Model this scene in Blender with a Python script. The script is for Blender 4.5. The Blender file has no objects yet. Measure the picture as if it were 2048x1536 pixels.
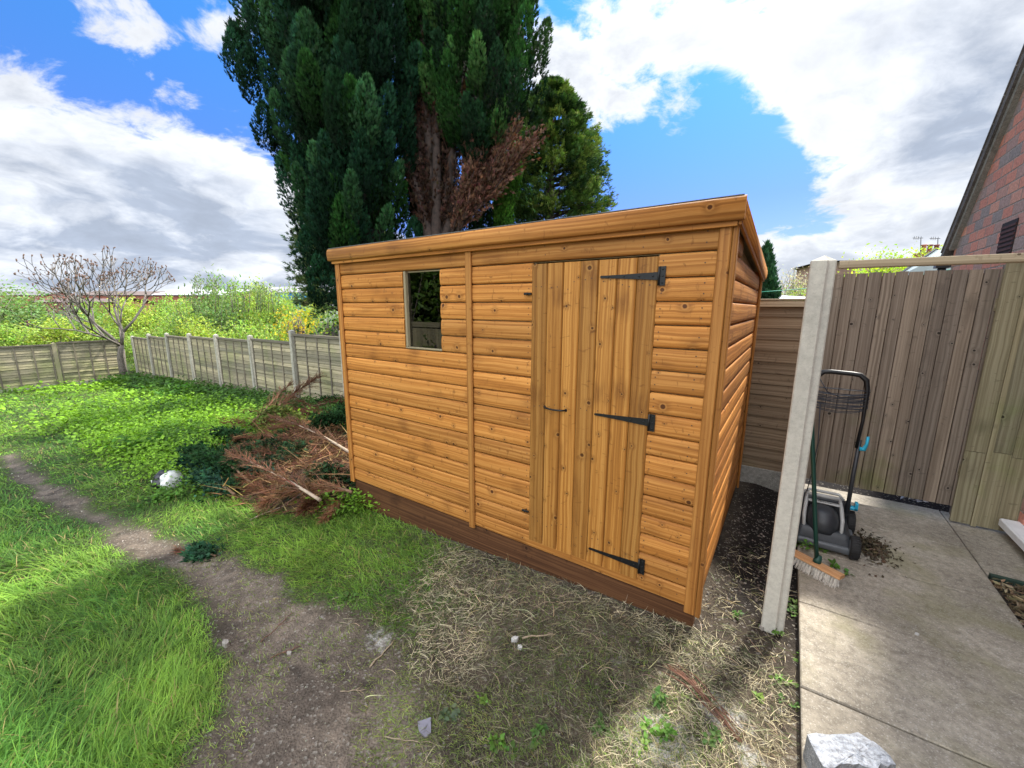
import bpy, math, random
import numpy as np
from mathutils import Vector, Matrix
RS = np.random.RandomState(7)
random.seed(7)
scene = bpy.context.scene
COL = scene.collection
# ------------------------------------------------------------------ camera (calibrated from the shed's edges)
S = 3.05
CAM = np.array([0.2535, -2.1557, 1.6083])
YAW, PIT, ROL, FPX = math.radians(34.1574), math.radians(10.6859), math.radians(0.2456), 811.59
def cam_axes():
    cy, sy = math.cos(YAW), math.sin(YAW)
    f = np.array([-sy*math.cos(PIT), cy*math.cos(PIT), -math.sin(PIT)])
    r = np.array([cy, sy, 0.0]); u = np.cross(r, f)
    return r*math.cos(ROL)+u*math.sin(ROL), -r*math.sin(ROL)+u*math.cos(ROL), f
CR, CU, CF = cam_axes()
def ray(px, py): return CF + CR*(px-1024)/FPX - CU*(py-768)/FPX
def on_y(px, py, y): d = ray(px, py); return CAM + d*(y-CAM[1])/d[1]
def on_z(px, py, z): d = ray(px, py); return CAM + d*(z-CAM[2])/d[2]
def on_x(px, py, x): d = ray(px, py); return CAM + d*(x-CAM[0])/d[0]
def at_depth(px, py, D): return CAM + ray(px, py)*D
cd = bpy.data.cameras.new('camera'); cam = bpy.data.objects.new('camera', cd); COL.objects.link(cam)
cam.matrix_world = Matrix(((CR[0], CU[0], -CF[0], CAM[0]), (CR[1], CU[1], -CF[1], CAM[1]), (CR[2], CU[2], -CF[2], CAM[2]), (0, 0, 0, 1)))
cd.sensor_width = 36.0; cd.lens = FPX/2048*36.0; cd.clip_start = 0.02; cd.clip_end = 3000
scene.camera = cam
# ------------------------------------------------------------------ noise and terrain
_G = RS.rand(256, 256)
def vnoise(x, y, s=1.0, o=0.0):
    x = np.asarray(x, float)*s+o+1000; y = np.asarray(y, float)*s+o*1.7+1000
    xi = np.floor(x).astype(int); yi = np.floor(y).astype(int); fx = x-xi; fy = y-yi
    fx = fx*fx*(3-2*fx); fy = fy*fy*(3-2*fy)
    a = _G[xi % 256, yi % 256]; b = _G[(xi+1) % 256, yi % 256]; c = _G[xi % 256, (yi+1) % 256]; d = _G[(xi+1) % 256, (yi+1) % 256]
    return (a*(1-fx)+b*fx)*(1-fy)+(c*(1-fx)+d*fx)*fy
def fbm(x, y, s=1.0, o=0.0, n=3):
    t = 0; a = .5; w = 0
    for k in range(n):
        t = t+a*vnoise(x, y, s*2**k, o+k*17.3); w += a; a *= .5
    return t/w
def sstep(a, b, x):
    t = np.clip((np.asarray(x, float)-a)/(b-a), 0, 1); return t*t*(3-2*t)
PATH = np.array([(-9.3, -1.62, .02), (-8.5, -1.63, .05), (-7.3, -1.6, .03), (-5.4, -1.46, .03), (-4.2, -1.36, .035), (-3.2, -1.2, .06), (-2.35, -1.18, .11), (-1.8, -1.25, .22),
                 (-1.35, -1.38, .36), (-1.08, -1.62, .44), (-.85, -2.1, .5), (-.6, -2.8, .6), (-.3, -4.2, .7)])
def path_d(x, y):      # signed distance to the path's edge (negative inside)
    x = np.asarray(x, float); y = np.asarray(y, float)
    best = np.full(x.shape, 1e9)
    for k in range(len(PATH)-1):
        a = PATH[k]; b = PATH[k+1]; e = b[:2]-a[:2]; L2 = e@e
        t = np.clip(((x-a[0])*e[0]+(y-a[1])*e[1])/L2, 0, 1)
        d = np.hypot(x-a[0]-t*e[0], y-a[1]-t*e[1])-(a[2]+t*(b[2]-a[2]))
        best = np.minimum(best, d)
    return best
def path_side(x, y):   # + on the shed's side, - on the camera's side of the path
    ys = np.interp(x, PATH[:, 0], PATH[:, 1]); return np.asarray(y)-ys
def terr(x, y):
    x = np.asarray(x, float); y = np.asarray(y, float)
    base = -.112+.055*np.minimum(x, 0)
    base = np.where(x < -24, -.112-.055*24+.01*(x+24), base)
    base = base-.04*sstep(.1, .42, x)*(1-sstep(4, 9, x))
    near = np.exp(-((x+2)**2+(y+1)**2)/60)
    b = (fbm(x, y, 1.3, 3)-.5)*.05*near+(fbm(x, y, 5, 9)-.5)*.022*near
    pd = path_d(x, y)
    b = b-.03*(1-sstep(-.15, .12, pd))
    b = b-.004*0
    damp = sstep(.02, .25, np.maximum(np.maximum(-3.05-x, x), np.maximum(-y, y-2)))
    damp = np.where(x > .35, .25*damp, damp)
    return base+b*damp
def tz(x, y): return float(terr(np.array([x]), np.array([y]))[0])
def on_ground(px, py, lift=0.0):
    z = -.15
    for _ in range(25):
        P = on_z(px, py, z); z = tz(P[0], P[1])+lift
    return P
# ------------------------------------------------------------------ object helpers
def tag(o, label=None, cat=None, group=None, kind=None):
    if label: o['label'] = label
    if cat: o['category'] = cat
    if group: o['group'] = group
    if kind: o['kind'] = kind
    return o
def empty(name, loc, label, cat, group=None, rz=0.0):
    o = bpy.data.objects.new(name, None); COL.objects.link(o); o.location = loc; o.rotation_euler = (0, 0, rz); o.empty_display_size = .1
    return tag(o, label, cat, group)
def link(name, me, parent=None, mat=None):
    o = bpy.data.objects.new(name, me); COL.objects.link(o)
    if parent is not None:
        o.parent = parent
        bpy.context.view_layer.update()
        o.matrix_parent_inverse = parent.matrix_world.inverted()
    if mat is not None:
        for m in (mat if isinstance(mat, (list, tuple)) else [mat]): me.materials.append(m)
    return o
def np_mesh(name, V, F, col=None, smooth=False, fac=None):
    """V (n,3), F (m,3) or (m,4) arrays; col (n,3) point colour; fac: list of extra attributes"""
    me = bpy.data.meshes.new(name); V = np.ascontiguousarray(V, np.float32); F = np.asarray(F, np.int32); k = F.shape[1]
    me.vertices.add(len(V)); me.vertices.foreach_set('co', V.ravel())
    me.loops.add(F.size); me.loops.foreach_set('vertex_index', F.ravel())
    me.polygons.add(len(F)); me.polygons.foreach_set('loop_start', np.arange(0, F.size, k, dtype=np.int32))
    me.polygons.foreach_set('loop_total', np.full(len(F), k, np.int32))
    if smooth: me.polygons.foreach_set('use_smooth', np.ones(len(F), bool))
    me.update(calc_edges=True)
    if col is not None:
        a = me.color_attributes.new('col', 'FLOAT_COLOR', 'POINT'); c = np.ones((len(V), 4), np.float32); c[:, :3] = col; a.data.foreach_set('color', c.ravel())
    return me
class MB:
    """mesh builder: polygons with per-corner uv (metres along the grain, across) and a per-piece random value"""
    def __init__(s): s.v = []; s.f = []; s.uv = []; s.r = []; s.m = []; s.sm = []
    def poly(s, pts, uvs, r=0.0, mi=0, smooth=False):
        b = len(s.v); s.v += [tuple(p) for p in pts]; s.f.append(tuple(range(b, b+len(pts)))); s.uv += [tuple(u) for u in uvs]; s.r += [r]*len(pts); s.m.append(mi); s.sm.append(smooth)
    def extrude(s, P0, A, prof, L, B, N, r=None, mi=0, caps=True, smooth=False, A2=None, trim=None):
        """profile points (b,n) in axes B,N swept along A by L"""
        P0 = Vector(P0); A = Vector(A).normalized(); B = Vector(B).normalized(); N = Vector(N).normalized()
        r = random.random() if r is None else r; uo = random.random()*20; n = len(prof); w = 0
        flip = A.cross(B).dot(N) > 0
        area = sum(prof[i][0]*prof[(i+1) % n][1]-prof[(i+1) % n][0]*prof[i][1] for i in range(n))
        if area < 0: flip = not flip
        S0 = [P0+B*b+N*c for b, c in prof]; S1 = [p+A*L for p in S0]
        for i in range(n):
            j = (i+1) % n; d = math.hypot(prof[j][0]-prof[i][0], prof[j][1]-prof[i][1])
            q = [S0[i], S0[j], S1[j], S1[i]]; u = [(uo, w), (uo, w+d), (uo+L, w+d), (uo+L, w)]
            if not flip: q.reverse(); u.reverse()
            s.poly(q, u, r, mi, smooth); w += d
        if caps:
            for Q, fl in ((S0, flip), (S1, not flip)):
                q = list(Q) if not fl else list(reversed(Q)); pr = prof if not fl else list(reversed(prof))
                s.poly(q, [(uo+p[0]*.2, p[1]) for p in pr], r, mi)
        return s
    def box(s, a, b, axis=0, r=None, mi=0, bev=0.0):
        """axis-aligned box a..b with grain along axis, optional chamfer"""
        a = Vector(a); b = Vector(b); d = b-a; ax = [Vector((1, 0, 0)), Vector((0, 1, 0)), Vector((0, 0, 1))]
        j, k = [(1, 2), (2, 0), (0, 1)][axis]; w, t = d[j], d[k]; c = bev
        pr = [(0, 0), (w, 0), (w, t), (0, t)] if c <= 0 else [(c, 0), (w-c, 0), (w, c), (w, t-c), (w-c, t), (c, t), (0, t-c), (0, c)]
        return s.extrude(a, ax[axis], pr, d[axis], ax[j], ax[k], r, mi)
    def obox(s, P, A, B, L, W, T, r=None, mi=0, bev=0.0):
        """oriented box centred on P: length L along A, width W along B, thickness T"""
        A = Vector(A).normalized(); N = A.cross(Vector(B)).normalized(); B = N.cross(A); c = bev; w, t = W/2, T/2
        pr = [(-w, -t), (w, -t), (w, t), (-w, t)] if c <= 0 else [(-w+c, -t), (w-c, -t), (w, -t+c), (w, t-c), (w-c, t), (-w+c, t), (-w, t-c), (-w, -t+c)]
        return s.extrude(Vector(P)-A*L/2, A, pr, L, B, N, r, mi)
    def tube(s, pts, rad, n=8, r=None, mi=0, caps=True):
        pts = [Vector(p) for p in pts]; rad = rad if isinstance(rad, (list, tuple)) else [rad]*len(pts); r = random.random() if r is None else r
        rings = []; up = Vector((0, 0, 1)); w = 0; ws = []
        for i, p in enumerate(pts):
            t = (pts[min(i+1, len(pts)-1)]-pts[max(i-1, 0)]); t = t.normalized() if t.length > 1e-9 else Vector((0, 0, 1))
            if i == 0:
                x = t.cross(up); x = x.normalized() if x.length > .05 else t.cross(Vector((1, 0, 0))).normalized()
            else: x = (x-t*x.dot(t)).normalized(); w += (pts[i]-pts[i-1]).length
            y = t.cross(x); ws.append(w)
            rings.append([p+(x*math.cos(2*math.pi*k/n)+y*math.sin(2*math.pi*k/n))*rad[i] for k in range(n)])
        for i in range(len(pts)-1):
            for k in range(n):
                k2 = (k+1) % n; c0 = 2*math.pi*rad[i]/n
                s.poly([rings[i][k], rings[i][k2], rings[i+1][k2], rings[i+1][k]], [(ws[i], k*c0), (ws[i], (k+1)*c0), (ws[i+1], (k+1)*c0), (ws[i+1], k*c0)], r, mi, True)
        if caps:
            s.poly(list(reversed(rings[0])), [(0, 0)]*n, r, mi); s.poly(rings[-1], [(0, 0)]*n, r, mi)
        return s
    def lathe(s, P, A, prof, n=16, r=None, mi=0, X=None):
        """prof: (distance along A, radius)"""
        A = Vector(A).normalized(); x = A.cross(Vector((0, 0, 1))); x = x.normalized() if x.length > .05 else Vector((1, 0, 0)); y = A.cross(x); P = Vector(P); r = random.random() if r is None else r
        rings = [[P+A*h+(x*math.cos(2*math.pi*k/n)+y*math.sin(2*math.pi*k/n))*R for k in range(n)] for h, R in prof]
        for i in range(len(prof)-1):
            for k in range(n):
                k2 = (k+1) % n; s.poly([rings[i][k], rings[i][k2], rings[i+1][k2], rings[i+1][k]], [(i*.02, k*.02)]*4, r, mi, True)
        if prof[0][1] > 1e-5: s.poly(list(reversed(rings[0])), [(0, 0)]*n, r, mi)
        if prof[-1][1] > 1e-5: s.poly(rings[-1], [(0, 0)]*n, r, mi)
        return s
    def build(s, name, mats, parent=None, weld=False):
        me = bpy.data.meshes.new(name); me.from_pydata([tuple(p) for p in s.v], [], s.f)
        uv = me.uv_layers.new(name='UVMap'); uv.data.foreach_set('uv', np.array(s.uv, np.float32).ravel())
        a = me.attributes.new('rnd', 'FLOAT', 'POINT'); a.data.foreach_set('value', np.array(s.r, np.float32))
        me.polygons.foreach_set('material_index', np.array(s.m, np.int32)); me.polygons.foreach_set('use_smooth', np.array(s.sm, bool))
        o = link(name, me, parent, mats)
        if weld or any(s.sm):
            import bmesh
            bm = bmesh.new(); bm.from_mesh(me); bmesh.ops.remove_doubles(bm, verts=bm.verts, dist=1e-5); bm.to_mesh(me); bm.free()
        me.update(); return o
# ------------------------------------------------------------------ materials
class NT:
    def __init__(s, name):
        s.mat = bpy.data.materials.new(name); s.mat.use_nodes = True; s.t = s.mat.node_tree; s.n = s.t.nodes; s.b = s.n['Principled BSDF']; s.out = s.n['Material Output']
    def N(s, typ, **kw):
        n = s.n.new(typ)
        for k, v in kw.items():
            if k == 'ins':
                for a, b in v.items():
                    if isinstance(b, bpy.types.NodeSocket): s.t.links.new(b, n.inputs[a])
                    else: n.inputs[a].default_value = b
            else: setattr(n, k, v)
        return n
    def M(s, op, a, b=None, c=None, clamp=False):
        d = {0: a}
        if b is not None: d[1] = b
        if c is not None: d[2] = c
        return s.N('ShaderNodeMath', operation=op, use_clamp=clamp, ins=d).outputs[0]
    def V(s, op, a, b=None):
        d = {0: a}
        if b is not None: d[1] = b
        return s.N('ShaderNodeVectorMath', operation=op, ins=d).outputs[0]
    def mix(s, f, a, b, blend='MIX'):
        n = s.N('ShaderNodeMix', data_type='RGBA', blend_type=blend)
        for i, v in ((0, f), (6, a), (7, b)):
            if isinstance(v, bpy.types.NodeSocket): s.t.links.new(v, n.inputs[i])
            else: n.inputs[i].default_value = (tuple(v)+(1,))[:4] if isinstance(v, (tuple, list)) else v
        return n.outputs[2]
    def noise(s, v, scale, detail=3, rough=.5, dist=0, out=0, dim='3D'):
        return s.N('ShaderNodeTexNoise', noise_dimensions=dim, ins={'Vector': v, 'Scale': scale, 'Detail': detail, 'Roughness': rough, 'Distortion': dist}).outputs[out]
    def ramp(s, f, stops, interp='LINEAR'):
        n = s.N('ShaderNodeValToRGB', ins={0: f}); r = n.color_ramp; r.interpolation = interp
        while len(r.elements) < len(stops): r.elements.new(.5)
        for e, (p, c) in zip(r.elements, stops): e.position = p; e.color = (tuple(c)+(1,))[:4] if not isinstance(c, (int, float)) else (c, c, c, 1)
        return n.outputs[0]
    def map(s, x, a, b, c=0.0, d=1.0, smooth=True):
        return s.N('ShaderNodeMapRange', interpolation_type='SMOOTHSTEP' if smooth else 'LINEAR', ins={0: x, 1: a, 2: b, 3: c, 4: d}).outputs[0]
    def bump(s, h, strength=.3, dist=.01):
        n = s.N('ShaderNodeBump', ins={'Strength': strength, 'Distance': dist, 'Height': h}); s.t.links.new(n.outputs[0], s.b.inputs['Normal'])
    def set(s, base=None, rough=None, metal=None, spec=None):
        for k, v in (('Base Color', base), ('Roughness', rough), ('Metallic', metal), ('Specular IOR Level', spec)):
            if v is None: continue
            if isinstance(v, bpy.types.NodeSocket): s.t.links.new(v, s.b.inputs[k])
            else: s.b.inputs[k].default_value = (tuple(v)+(1,))[:4] if isinstance(v, (tuple, list)) else v
        return s.mat
def wood(name, light, mid, dark, knotc, knots=.55, var=.25, blotch=.35, green=None, rough=.6, kscale=6.0, nailc=None, grain=1.0, edge=0.0):
    m = NT(name); uvn = m.N('ShaderNodeUVMap', uv_map='UVMap').outputs[0]; rn = m.N('ShaderNodeAttribute', attribute_name='rnd').outputs[2]
    sx = m.N('ShaderNodeSeparateXYZ', ins={0: uvn}); u, v = sx.outputs[0], sx.outputs[1]
    u2 = m.M('MULTIPLY_ADD', rn, 91.7, u); v2 = m.M('MULTIPLY_ADD', rn, 37.3, v)
    P = m.N('ShaderNodeCombineXYZ', ins={0: u2, 1: v2, 2: m.M('MULTIPLY', rn, 11.0)}).outputs[0]
    warp = m.noise(P, 3.5, 2)
    vor = m.N('ShaderNodeTexVoronoi', voronoi_dimensions='2D', feature='F1', ins={'Vector': P, 'Scale': kscale, 'Randomness': .95})
    vs = m.N('ShaderNodeSeparateXYZ', ins={0: vor.outputs['Color']}).outputs
    on = m.map(vs[0], 1-knots, 1-knots+.02)
    dm = m.M('DIVIDE', vor.outputs['Distance'], kscale)
    dm = m.M('ADD', dm, m.M('MULTIPLY', m.M('SUBTRACT', m.noise(P, 30, 2), .5), .012))
    size = m.M('MULTIPLY_ADD', m.M('POWER', vs[1], 2.0), .0085, .0035)
    rel = m.M('DIVIDE', dm, size)
    halo = m.M('MULTIPLY', on, m.map(rel, 5.0, .8))
    core = m.M('MULTIPLY', on, m.map(rel, 1.15, .75))
    ring = m.M('MULTIPLY', on, m.M('MULTIPLY', m.map(rel, 2.2, 1.2), m.map(rel, .8, 1.2)))
    # growth rings run with the board and swerve round the knots
    vw = m.M('ADD', m.M('MULTIPLY_ADD', warp, .016, v2), m.M('MULTIPLY', halo, .009))
    vw = m.M('ADD', vw, m.M('MULTIPLY', m.noise(m.N('ShaderNodeCombineXYZ', ins={0: m.M('MULTIPLY', u2, 1.4), 1: m.M('MULTIPLY', v2, 7), 2: rn}).outputs[0], 1.0, 2), .014))
    G1 = m.N('ShaderNodeCombineXYZ', ins={0: m.M('MULTIPLY', u2, .7), 1: m.M('MULTIPLY', vw, 68*grain), 2: rn}).outputs[0]
    g1 = m.noise(G1, 1.0, 2, .55)
    G2 = m.N('ShaderNodeCombineXYZ', ins={0: m.M('MULTIPLY', u2, 9), 1: m.M('MULTIPLY', vw, 420), 2: rn}).outputs[0]
    g2 = m.noise(G2, 1.0, 2, .6)
    t = m.M('ADD', m.M('MULTIPLY', m.map(g1, .28, .72), .62), m.M('MULTIPLY', g2, .38))
    dk = tuple(a*.5+b*.5 for a, b in zip(mid, dark))
    c = m.ramp(t, [(.12, dk), (.42, mid), (.8, light)])
    bl = m.noise(m.N('ShaderNodeCombineXYZ', ins={0: m.M('MULTIPLY', u2, 2.2), 1: m.M('MULTIPLY', v2, 8), 2: rn}).outputs[0], 1.0, 3, .6)
    c = m.mix(m.M('MULTIPLY', m.map(bl, .50, .80), blotch*.6), c, dark)
    h = m.N('ShaderNodeTexWhiteNoise', noise_dimensions='1D', ins={'W': m.M('MULTIPLY', rn, 173.1)}).outputs[0]
    c = m.mix(1.0, c, m.N('ShaderNodeCombineColor', ins={0: m.M('MULTIPLY_ADD', h, var*2, 1-var), 1: m.M('MULTIPLY_ADD', h, var*1.8, 1-var), 2: m.M('MULTIPLY_ADD', h, var*1.4, 1-var)}).outputs[0], 'MULTIPLY')
    sm_ = m.N('ShaderNodeTexVoronoi', voronoi_dimensions='2D', feature='F1', ins={'Vector': m.V('ADD', P, m.V('MULTIPLY', m.noise(P, 9, 3, out=1), (.12, .06, 0))), 'Scale': 2.6, 'Randomness': 1.0})
    ss = m.N('ShaderNodeSeparateXYZ', ins={0: sm_.outputs['Color']}).outputs[0]
    smudge = m.M('MULTIPLY', m.map(sm_.outputs['Distance'], .30, .03), m.map(ss, .5, .55))
    strk = m.noise(m.N('ShaderNodeCombineXYZ', ins={0: m.M('MULTIPLY', u2, 5), 1: m.M('MULTIPLY', vw, 60), 2: m.M('ADD', rn, 3.0)}).outputs[0], 1.0, 4, .65)
    c = m.mix(m.M('MULTIPLY', m.M('MULTIPLY', smudge, m.map(strk, .30, .62)), blotch*1.0), c, dark)
    fl = m.noise(m.N('ShaderNodeCombineXYZ', ins={0: m.M('MULTIPLY', u2, 38), 1: m.M('MULTIPLY', v2, 16), 2: rn}).outputs[0], 1.0, 2, .5, .8)
    c = m.mix(m.M('MULTIPLY', m.map(fl, .64, .73), m.M('MULTIPLY_ADD', halo, .5, .42)), c, dark)
    c = m.mix(m.M('MULTIPLY', halo, .45), c, dark)
    c = m.mix(m.M('MULTIPLY', ring, .5), c, light)
    c = m.mix(m.M('MULTIPLY', core, .85), c, knotc)
    if green:      # algae and weather stains of their own shape
        geo = m.N('ShaderNodeNewGeometry').outputs['Position']
        gn = m.noise(geo, 1.6, 4, .6); z = m.N('ShaderNodeSeparateXYZ', ins={0: geo}).outputs[2]
        gf = m.M('MULTIPLY', m.map(m.M('ADD', gn, m.M('MULTIPLY', z, green[1])), .42, .7), green[2])
        c = m.mix(gf, c, m.mix(1.0, c, green[0], 'MULTIPLY'))
    m.bump(m.M('ADD', m.M('MULTIPLY', t, 1.0), m.M('MULTIPLY', core, -1.0)), .35, .0025)
    return m.set(c, m.M('MULTIPLY_ADD', g2, .2, rough-.05), spec=.22)
def flat(name, c, rough=.5, metal=0, nscale=None, namp=.2, bump=0, spec=.5, c2=None, det=4):
    m = NT(name)
    if nscale:
        P = m.N('ShaderNodeTexCoord').outputs['Object']; n = m.noise(P, nscale, det, .6)
        cc = m.mix(m.map(n, .35, .7), c, c2 if c2 else tuple(x*(1-namp) for x in c[:3]))
        if bump: m.bump(n, bump, .004)
        return m.set(cc, rough, metal, spec)
    return m.set(c, rough, metal, spec)
def leafmat(name, trans=.35, rough=.55, gain=1.0, hue=.08, spec_=.22):
    """leaf colour comes from each leaf's own attribute; light shines through a little"""
    m = NT(name); c = m.N('ShaderNodeAttribute', attribute_name='col').outputs[0]
    P = m.N('ShaderNodeNewGeometry').outputs['Position']
    c = m.mix(1.0, c, m.ramp(m.noise(P, 9, 2), [(.3, (.75*gain, .8*gain, .75*gain)), (.7, (1.2*gain, 1.15*gain, 1.05*gain))]), 'MULTIPLY')
    m.set(c, rough, spec=spec_)
    if trans > 0:
        tr = m.N('ShaderNodeBsdfTranslucent', ins={0: m.mix(1.0, c, (1.3, 1.35, .6), 'MULTIPLY')})
        mx = m.N('ShaderNodeMixShader', ins={0: trans, 1: m.b.outputs[0], 2: tr.outputs[0]})
        m.t.links.new(mx.outputs[0], m.out.inputs[0])
    return m.mat
M = {}
M['shed'] = wood('stained_softwood', (.56, .262, .070), (.405, .166, .036), (.13, .044, .010), (.06, .02, .008), knots=.7, var=.2, blotch=.55, rough=.55)
M['trim'] = wood('stained_batten', (.44, .205, .055), (.31, .128, .029), (.16, .055, .012), (.09, .03, .01), knots=.35, var=.12, blotch=.4, rough=.48)
M['door'] = wood('stained_door_board', (.47, .235, .062), (.335, .146, .031), (.13, .046, .010), (.06, .022, .008), knots=.9, var=.24, blotch=.6, rough=.45)
M['plinth'] = wood('dark_bearer_wood', (.12, .055, .024), (.07, .030, .013), (.028, .012, .006), (.03, .012, .006), knots=.3, var=.15, blotch=.6, rough=.75)
M['inner'] = wood('pale_inner_wood', (.40, .30, .17), (.30, .23, .13), (.2, .15, .08), (.1, .06, .03), rough=.7)
M['greyfence'] = wood('weathered_fence_wood', (.42, .385, .29), (.30, .275, .20), (.10, .09, .065), (.07, .05, .03), knots=.3, var=.42, blotch=.5, rough=.85, green=((.7, .9, .5), -.12, .5))
M['batten'] = wood('weathered_batten', (.24, .215, .165), (.17, .15, .12), (.09, .08, .06), (.06, .05, .03), knots=.2, var=.2, rough=.85)
M['gate'] = wood('brown_grey_board', (.28, .235, .19), (.20, .163, .13), (.092, .074, .058), (.02, .016, .012), knots=.7, var=.24, blotch=.45, rough=.8, green=((.62, .80, .40), -.20, .9), kscale=5)
M['gate2'] = wood('green_stained_board', (.31, .285, .19), (.23, .205, .13), (.11, .095, .058), (.035, .026, .016), knots=.45, var=.2, blotch=.5, rough=.8, green=((.68, .95, .45), -.1, .8), kscale=5)
M['lapdark'] = wood('dark_lap_board', (.25, .19, .13), (.18, .13, .085), (.085, .058, .036), (.03, .02, .013), knots=.5, var=.18, blotch=.5, rough=.8, green=((.75, .9, .5), -.2, .5), kscale=5)
M['rail'] = wood('pale_rail_wood', (.47, .39, .28), (.37, .30, .21), (.22, .17, .11), (.1, .07, .04), knots=.3, rough=.8)
M['broomwood'] = wood('broom_wood', (.50, .30, .16), (.40, .22, .11), (.25, .13, .06), (.1, .05, .03), knots=.1, rough=.7)
M['black'] = flat('black_iron', (.012, .013, .014), .45, .3, 60, .3)
M['felt'] = flat('roofing_felt', (.16, .17, .17), .95, 0, 90, .4, .5)
M['white'] = flat('white_plastic', (.75, .76, .77), .4, 0, 6, .12)
M['sill'] = flat('white_sill', (.78, .78, .79), .45, 0, 9, .1)
def glassy():
    m = NT('window_glass'); g = m.N('ShaderNodeBsdfGlossy', ins={0: (1, 1, 1, 1), 1: .01}); t = m.N('ShaderNodeBsdfTransparent', ins={0: (.55, .6, .58, 1)})
    f = m.N('ShaderNodeFresnel', ins={0: 1.5}).outputs[0]; mx = m.N('ShaderNodeMixShader', ins={0: m.M('MULTIPLY', f, 2.2, clamp=True), 1: t.outputs[0], 2: g.outputs[0]})
    m.t.links.new(mx.outputs[0], m.out.inputs[0]); return m.mat
M['glass'] = glassy()
def concrete(name, c, c2, speck=.5, scale=1.0, green=None, amp=1.0):
    m = NT(name); P = m.N('ShaderNodeNewGeometry').outputs['Position']
    a = m.noise(P, 2.2*scale, 5, .65); b = m.noise(P, 28*scale, 4, .7); d = m.N('ShaderNodeTexVoronoi', ins={'Vector': P, 'Scale': 210*scale}).outputs
    cc = m.mix(m.map(a, .35, .68), c, c2)
    cc = m.mix(1.0, cc, m.ramp(b, [(.28, (1-.38*amp, 1-.39*amp, 1-.4*amp)), (.55, (1, 1, 1)), (.75, (1+.25*amp, 1+.24*amp, 1+.22*amp))]), 'MULTIPLY')
    sv = m.N('ShaderNodeSeparateXYZ', ins={0: d[1]}).outputs[0]
    cc = m.mix(m.M('MULTIPLY', m.map(sv, .9, .93), speck), cc, (.62, .6, .55)); cc = m.mix(m.M('MULTIPLY', m.map(sv, .14, .1), speck*.7), cc, (.06, .055, .05))
    if green: cc = m.mix(m.M('MULTIPLY', m.map(m.noise(P, 3.1, 4), .5, .72), green[1]), cc, green[0])
    m.bump(m.M('ADD', m.M('MULTIPLY', b, .7), m.M('MULTIPLY', d[0], .5)), .55*amp, .004)
    return m.set(cc, .9, spec=.25)
M['slab'] = concrete('patio_concrete', (.37, .33, .265), (.255, .225, .18), .3, 1, ((.20, .19, .09), .5))
M['post'] = concrete('post_concrete', (.56, .535, .46), (.47, .45, .39), .15, 1, None, .45)
M['post2'] = concrete('fence_post_concrete', (.46, .44, .37), (.35, .34, .28), .25)
M['block'] = concrete('block_face', (.30, .31, .32), (.20, .21, .22), .5, 1.6)
M['blocktop'] = concrete('broken_block_face', (.72, .74, .78), (.55, .58, .63), .5, 1.6)
M['gravel'] = concrete('gravel_board_concrete', (.30, .29, .26), (.22, .215, .19), .3)
M['leaf'] = leafmat('leaf', .35); M['conifer'] = leafmat('conifer_foliage', .12, .75, spec_=.06); M['grassm'] = leafmat('grass_blade', .3, .5); M['dry'] = leafmat('dry_stem', .1, .8)
M['bark'] = flat('bark', (.05, .032, .025), .9, 0, 14, .5, .8, c2=(.018, .013, .01)); M['palebark'] = flat('grey_bark', (.19, .165, .14), .9, 0, 20, .5, .7, c2=(.09, .078, .065))
SUN_E, SKY_E, EXPO = 4.6, .12, .95
SKY_TINT = (.66, .90, 1.55); SKY_LOW = (.70, .46, .44); SKY_MID = (.52, .50, .57); SKY_TOP = (.46, 1.02, .84); CLOUD_W = (4.7, 4.85, 5.1); CLOUD_G = (2.3, 2.65, 3.3); CLOUD_FILL = 3.4
# px, py, radius x (deg), amplitude, radius y (deg)
BLOBS = [(60, 510, 20, .42, 8), (330, 350, 8, .30, 5), (480, 420, 8, .32, 6), (560, 520, 10, .34, 8), (100, 360, 7, .22, 4), (20, 330, 6, .26, 4), (250, 50, 4, .12, 2.5), (420, 80, 2.5, .10, 2.5),
         (1720, 40, 11, .36, 6), (1960, 230, 12, .44, 10), (1540, 150, 6, .14, 4), (1420, 130, 4, -.1, 3), (1500, 230, 4, -.14, 3), (1850, 330, 7, .22, 4), (1230, 50, 11, .24, 7), (1110, 160, 4, .24, 6), (1250, 240, 5, .14, 3), (1640, 555, 15, .55, 4), (1900, 500, 10, .35, 4), (1800, 385, 7, .12, 1.2),
         (1330, 350, 8, -.25, 4), (400, 170, 10, -.12, 5), (1000, 300, 7, -.1, 9), (1700, 420, 5, -.2, 2), (1500, 340, 5, -.2, 3), (1250, 330, 6, -.1, 5),
         (300, 580, 22, .30, 4), ((.6, -1, .5), None, 50, .4, 40), ((-.9, -.6, .9), None, 35, .35, 35), ((1, .3, 1.2), None, 30, .3, 30), ((-.1, -.2, 1), None, 30, .35, 30)]  # direction entries: unseen banks added out of frame to lift the shade
GREYS = [(200, 420, 30, .35, 14), (150, 450, 18, .75, 6), (420, 440, 8, .45, 4), (60, 590, 25, .65, 5), (2000, 170, 7, .7, 6), (1900, 280, 7, .45, 5), (1700, 580, 16, .55, 3), (1780, 60, 4, .3, 3), (360, 370, 6, .3, 3)]
DUST = [(-1.45, -.93, .24, .72, 1.0), (-.0, -.70, .30, 1.0, 1.0), (.2, -.42, .25, .9, 1.2), (-.28, -.42, .15, .6, 1.0), (.3, -.55, .16, .8, 1.0), (-2.3, -.98, .14, .6, 1.5), (-1.9, -1.02, .10, .5, 1)]
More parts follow.
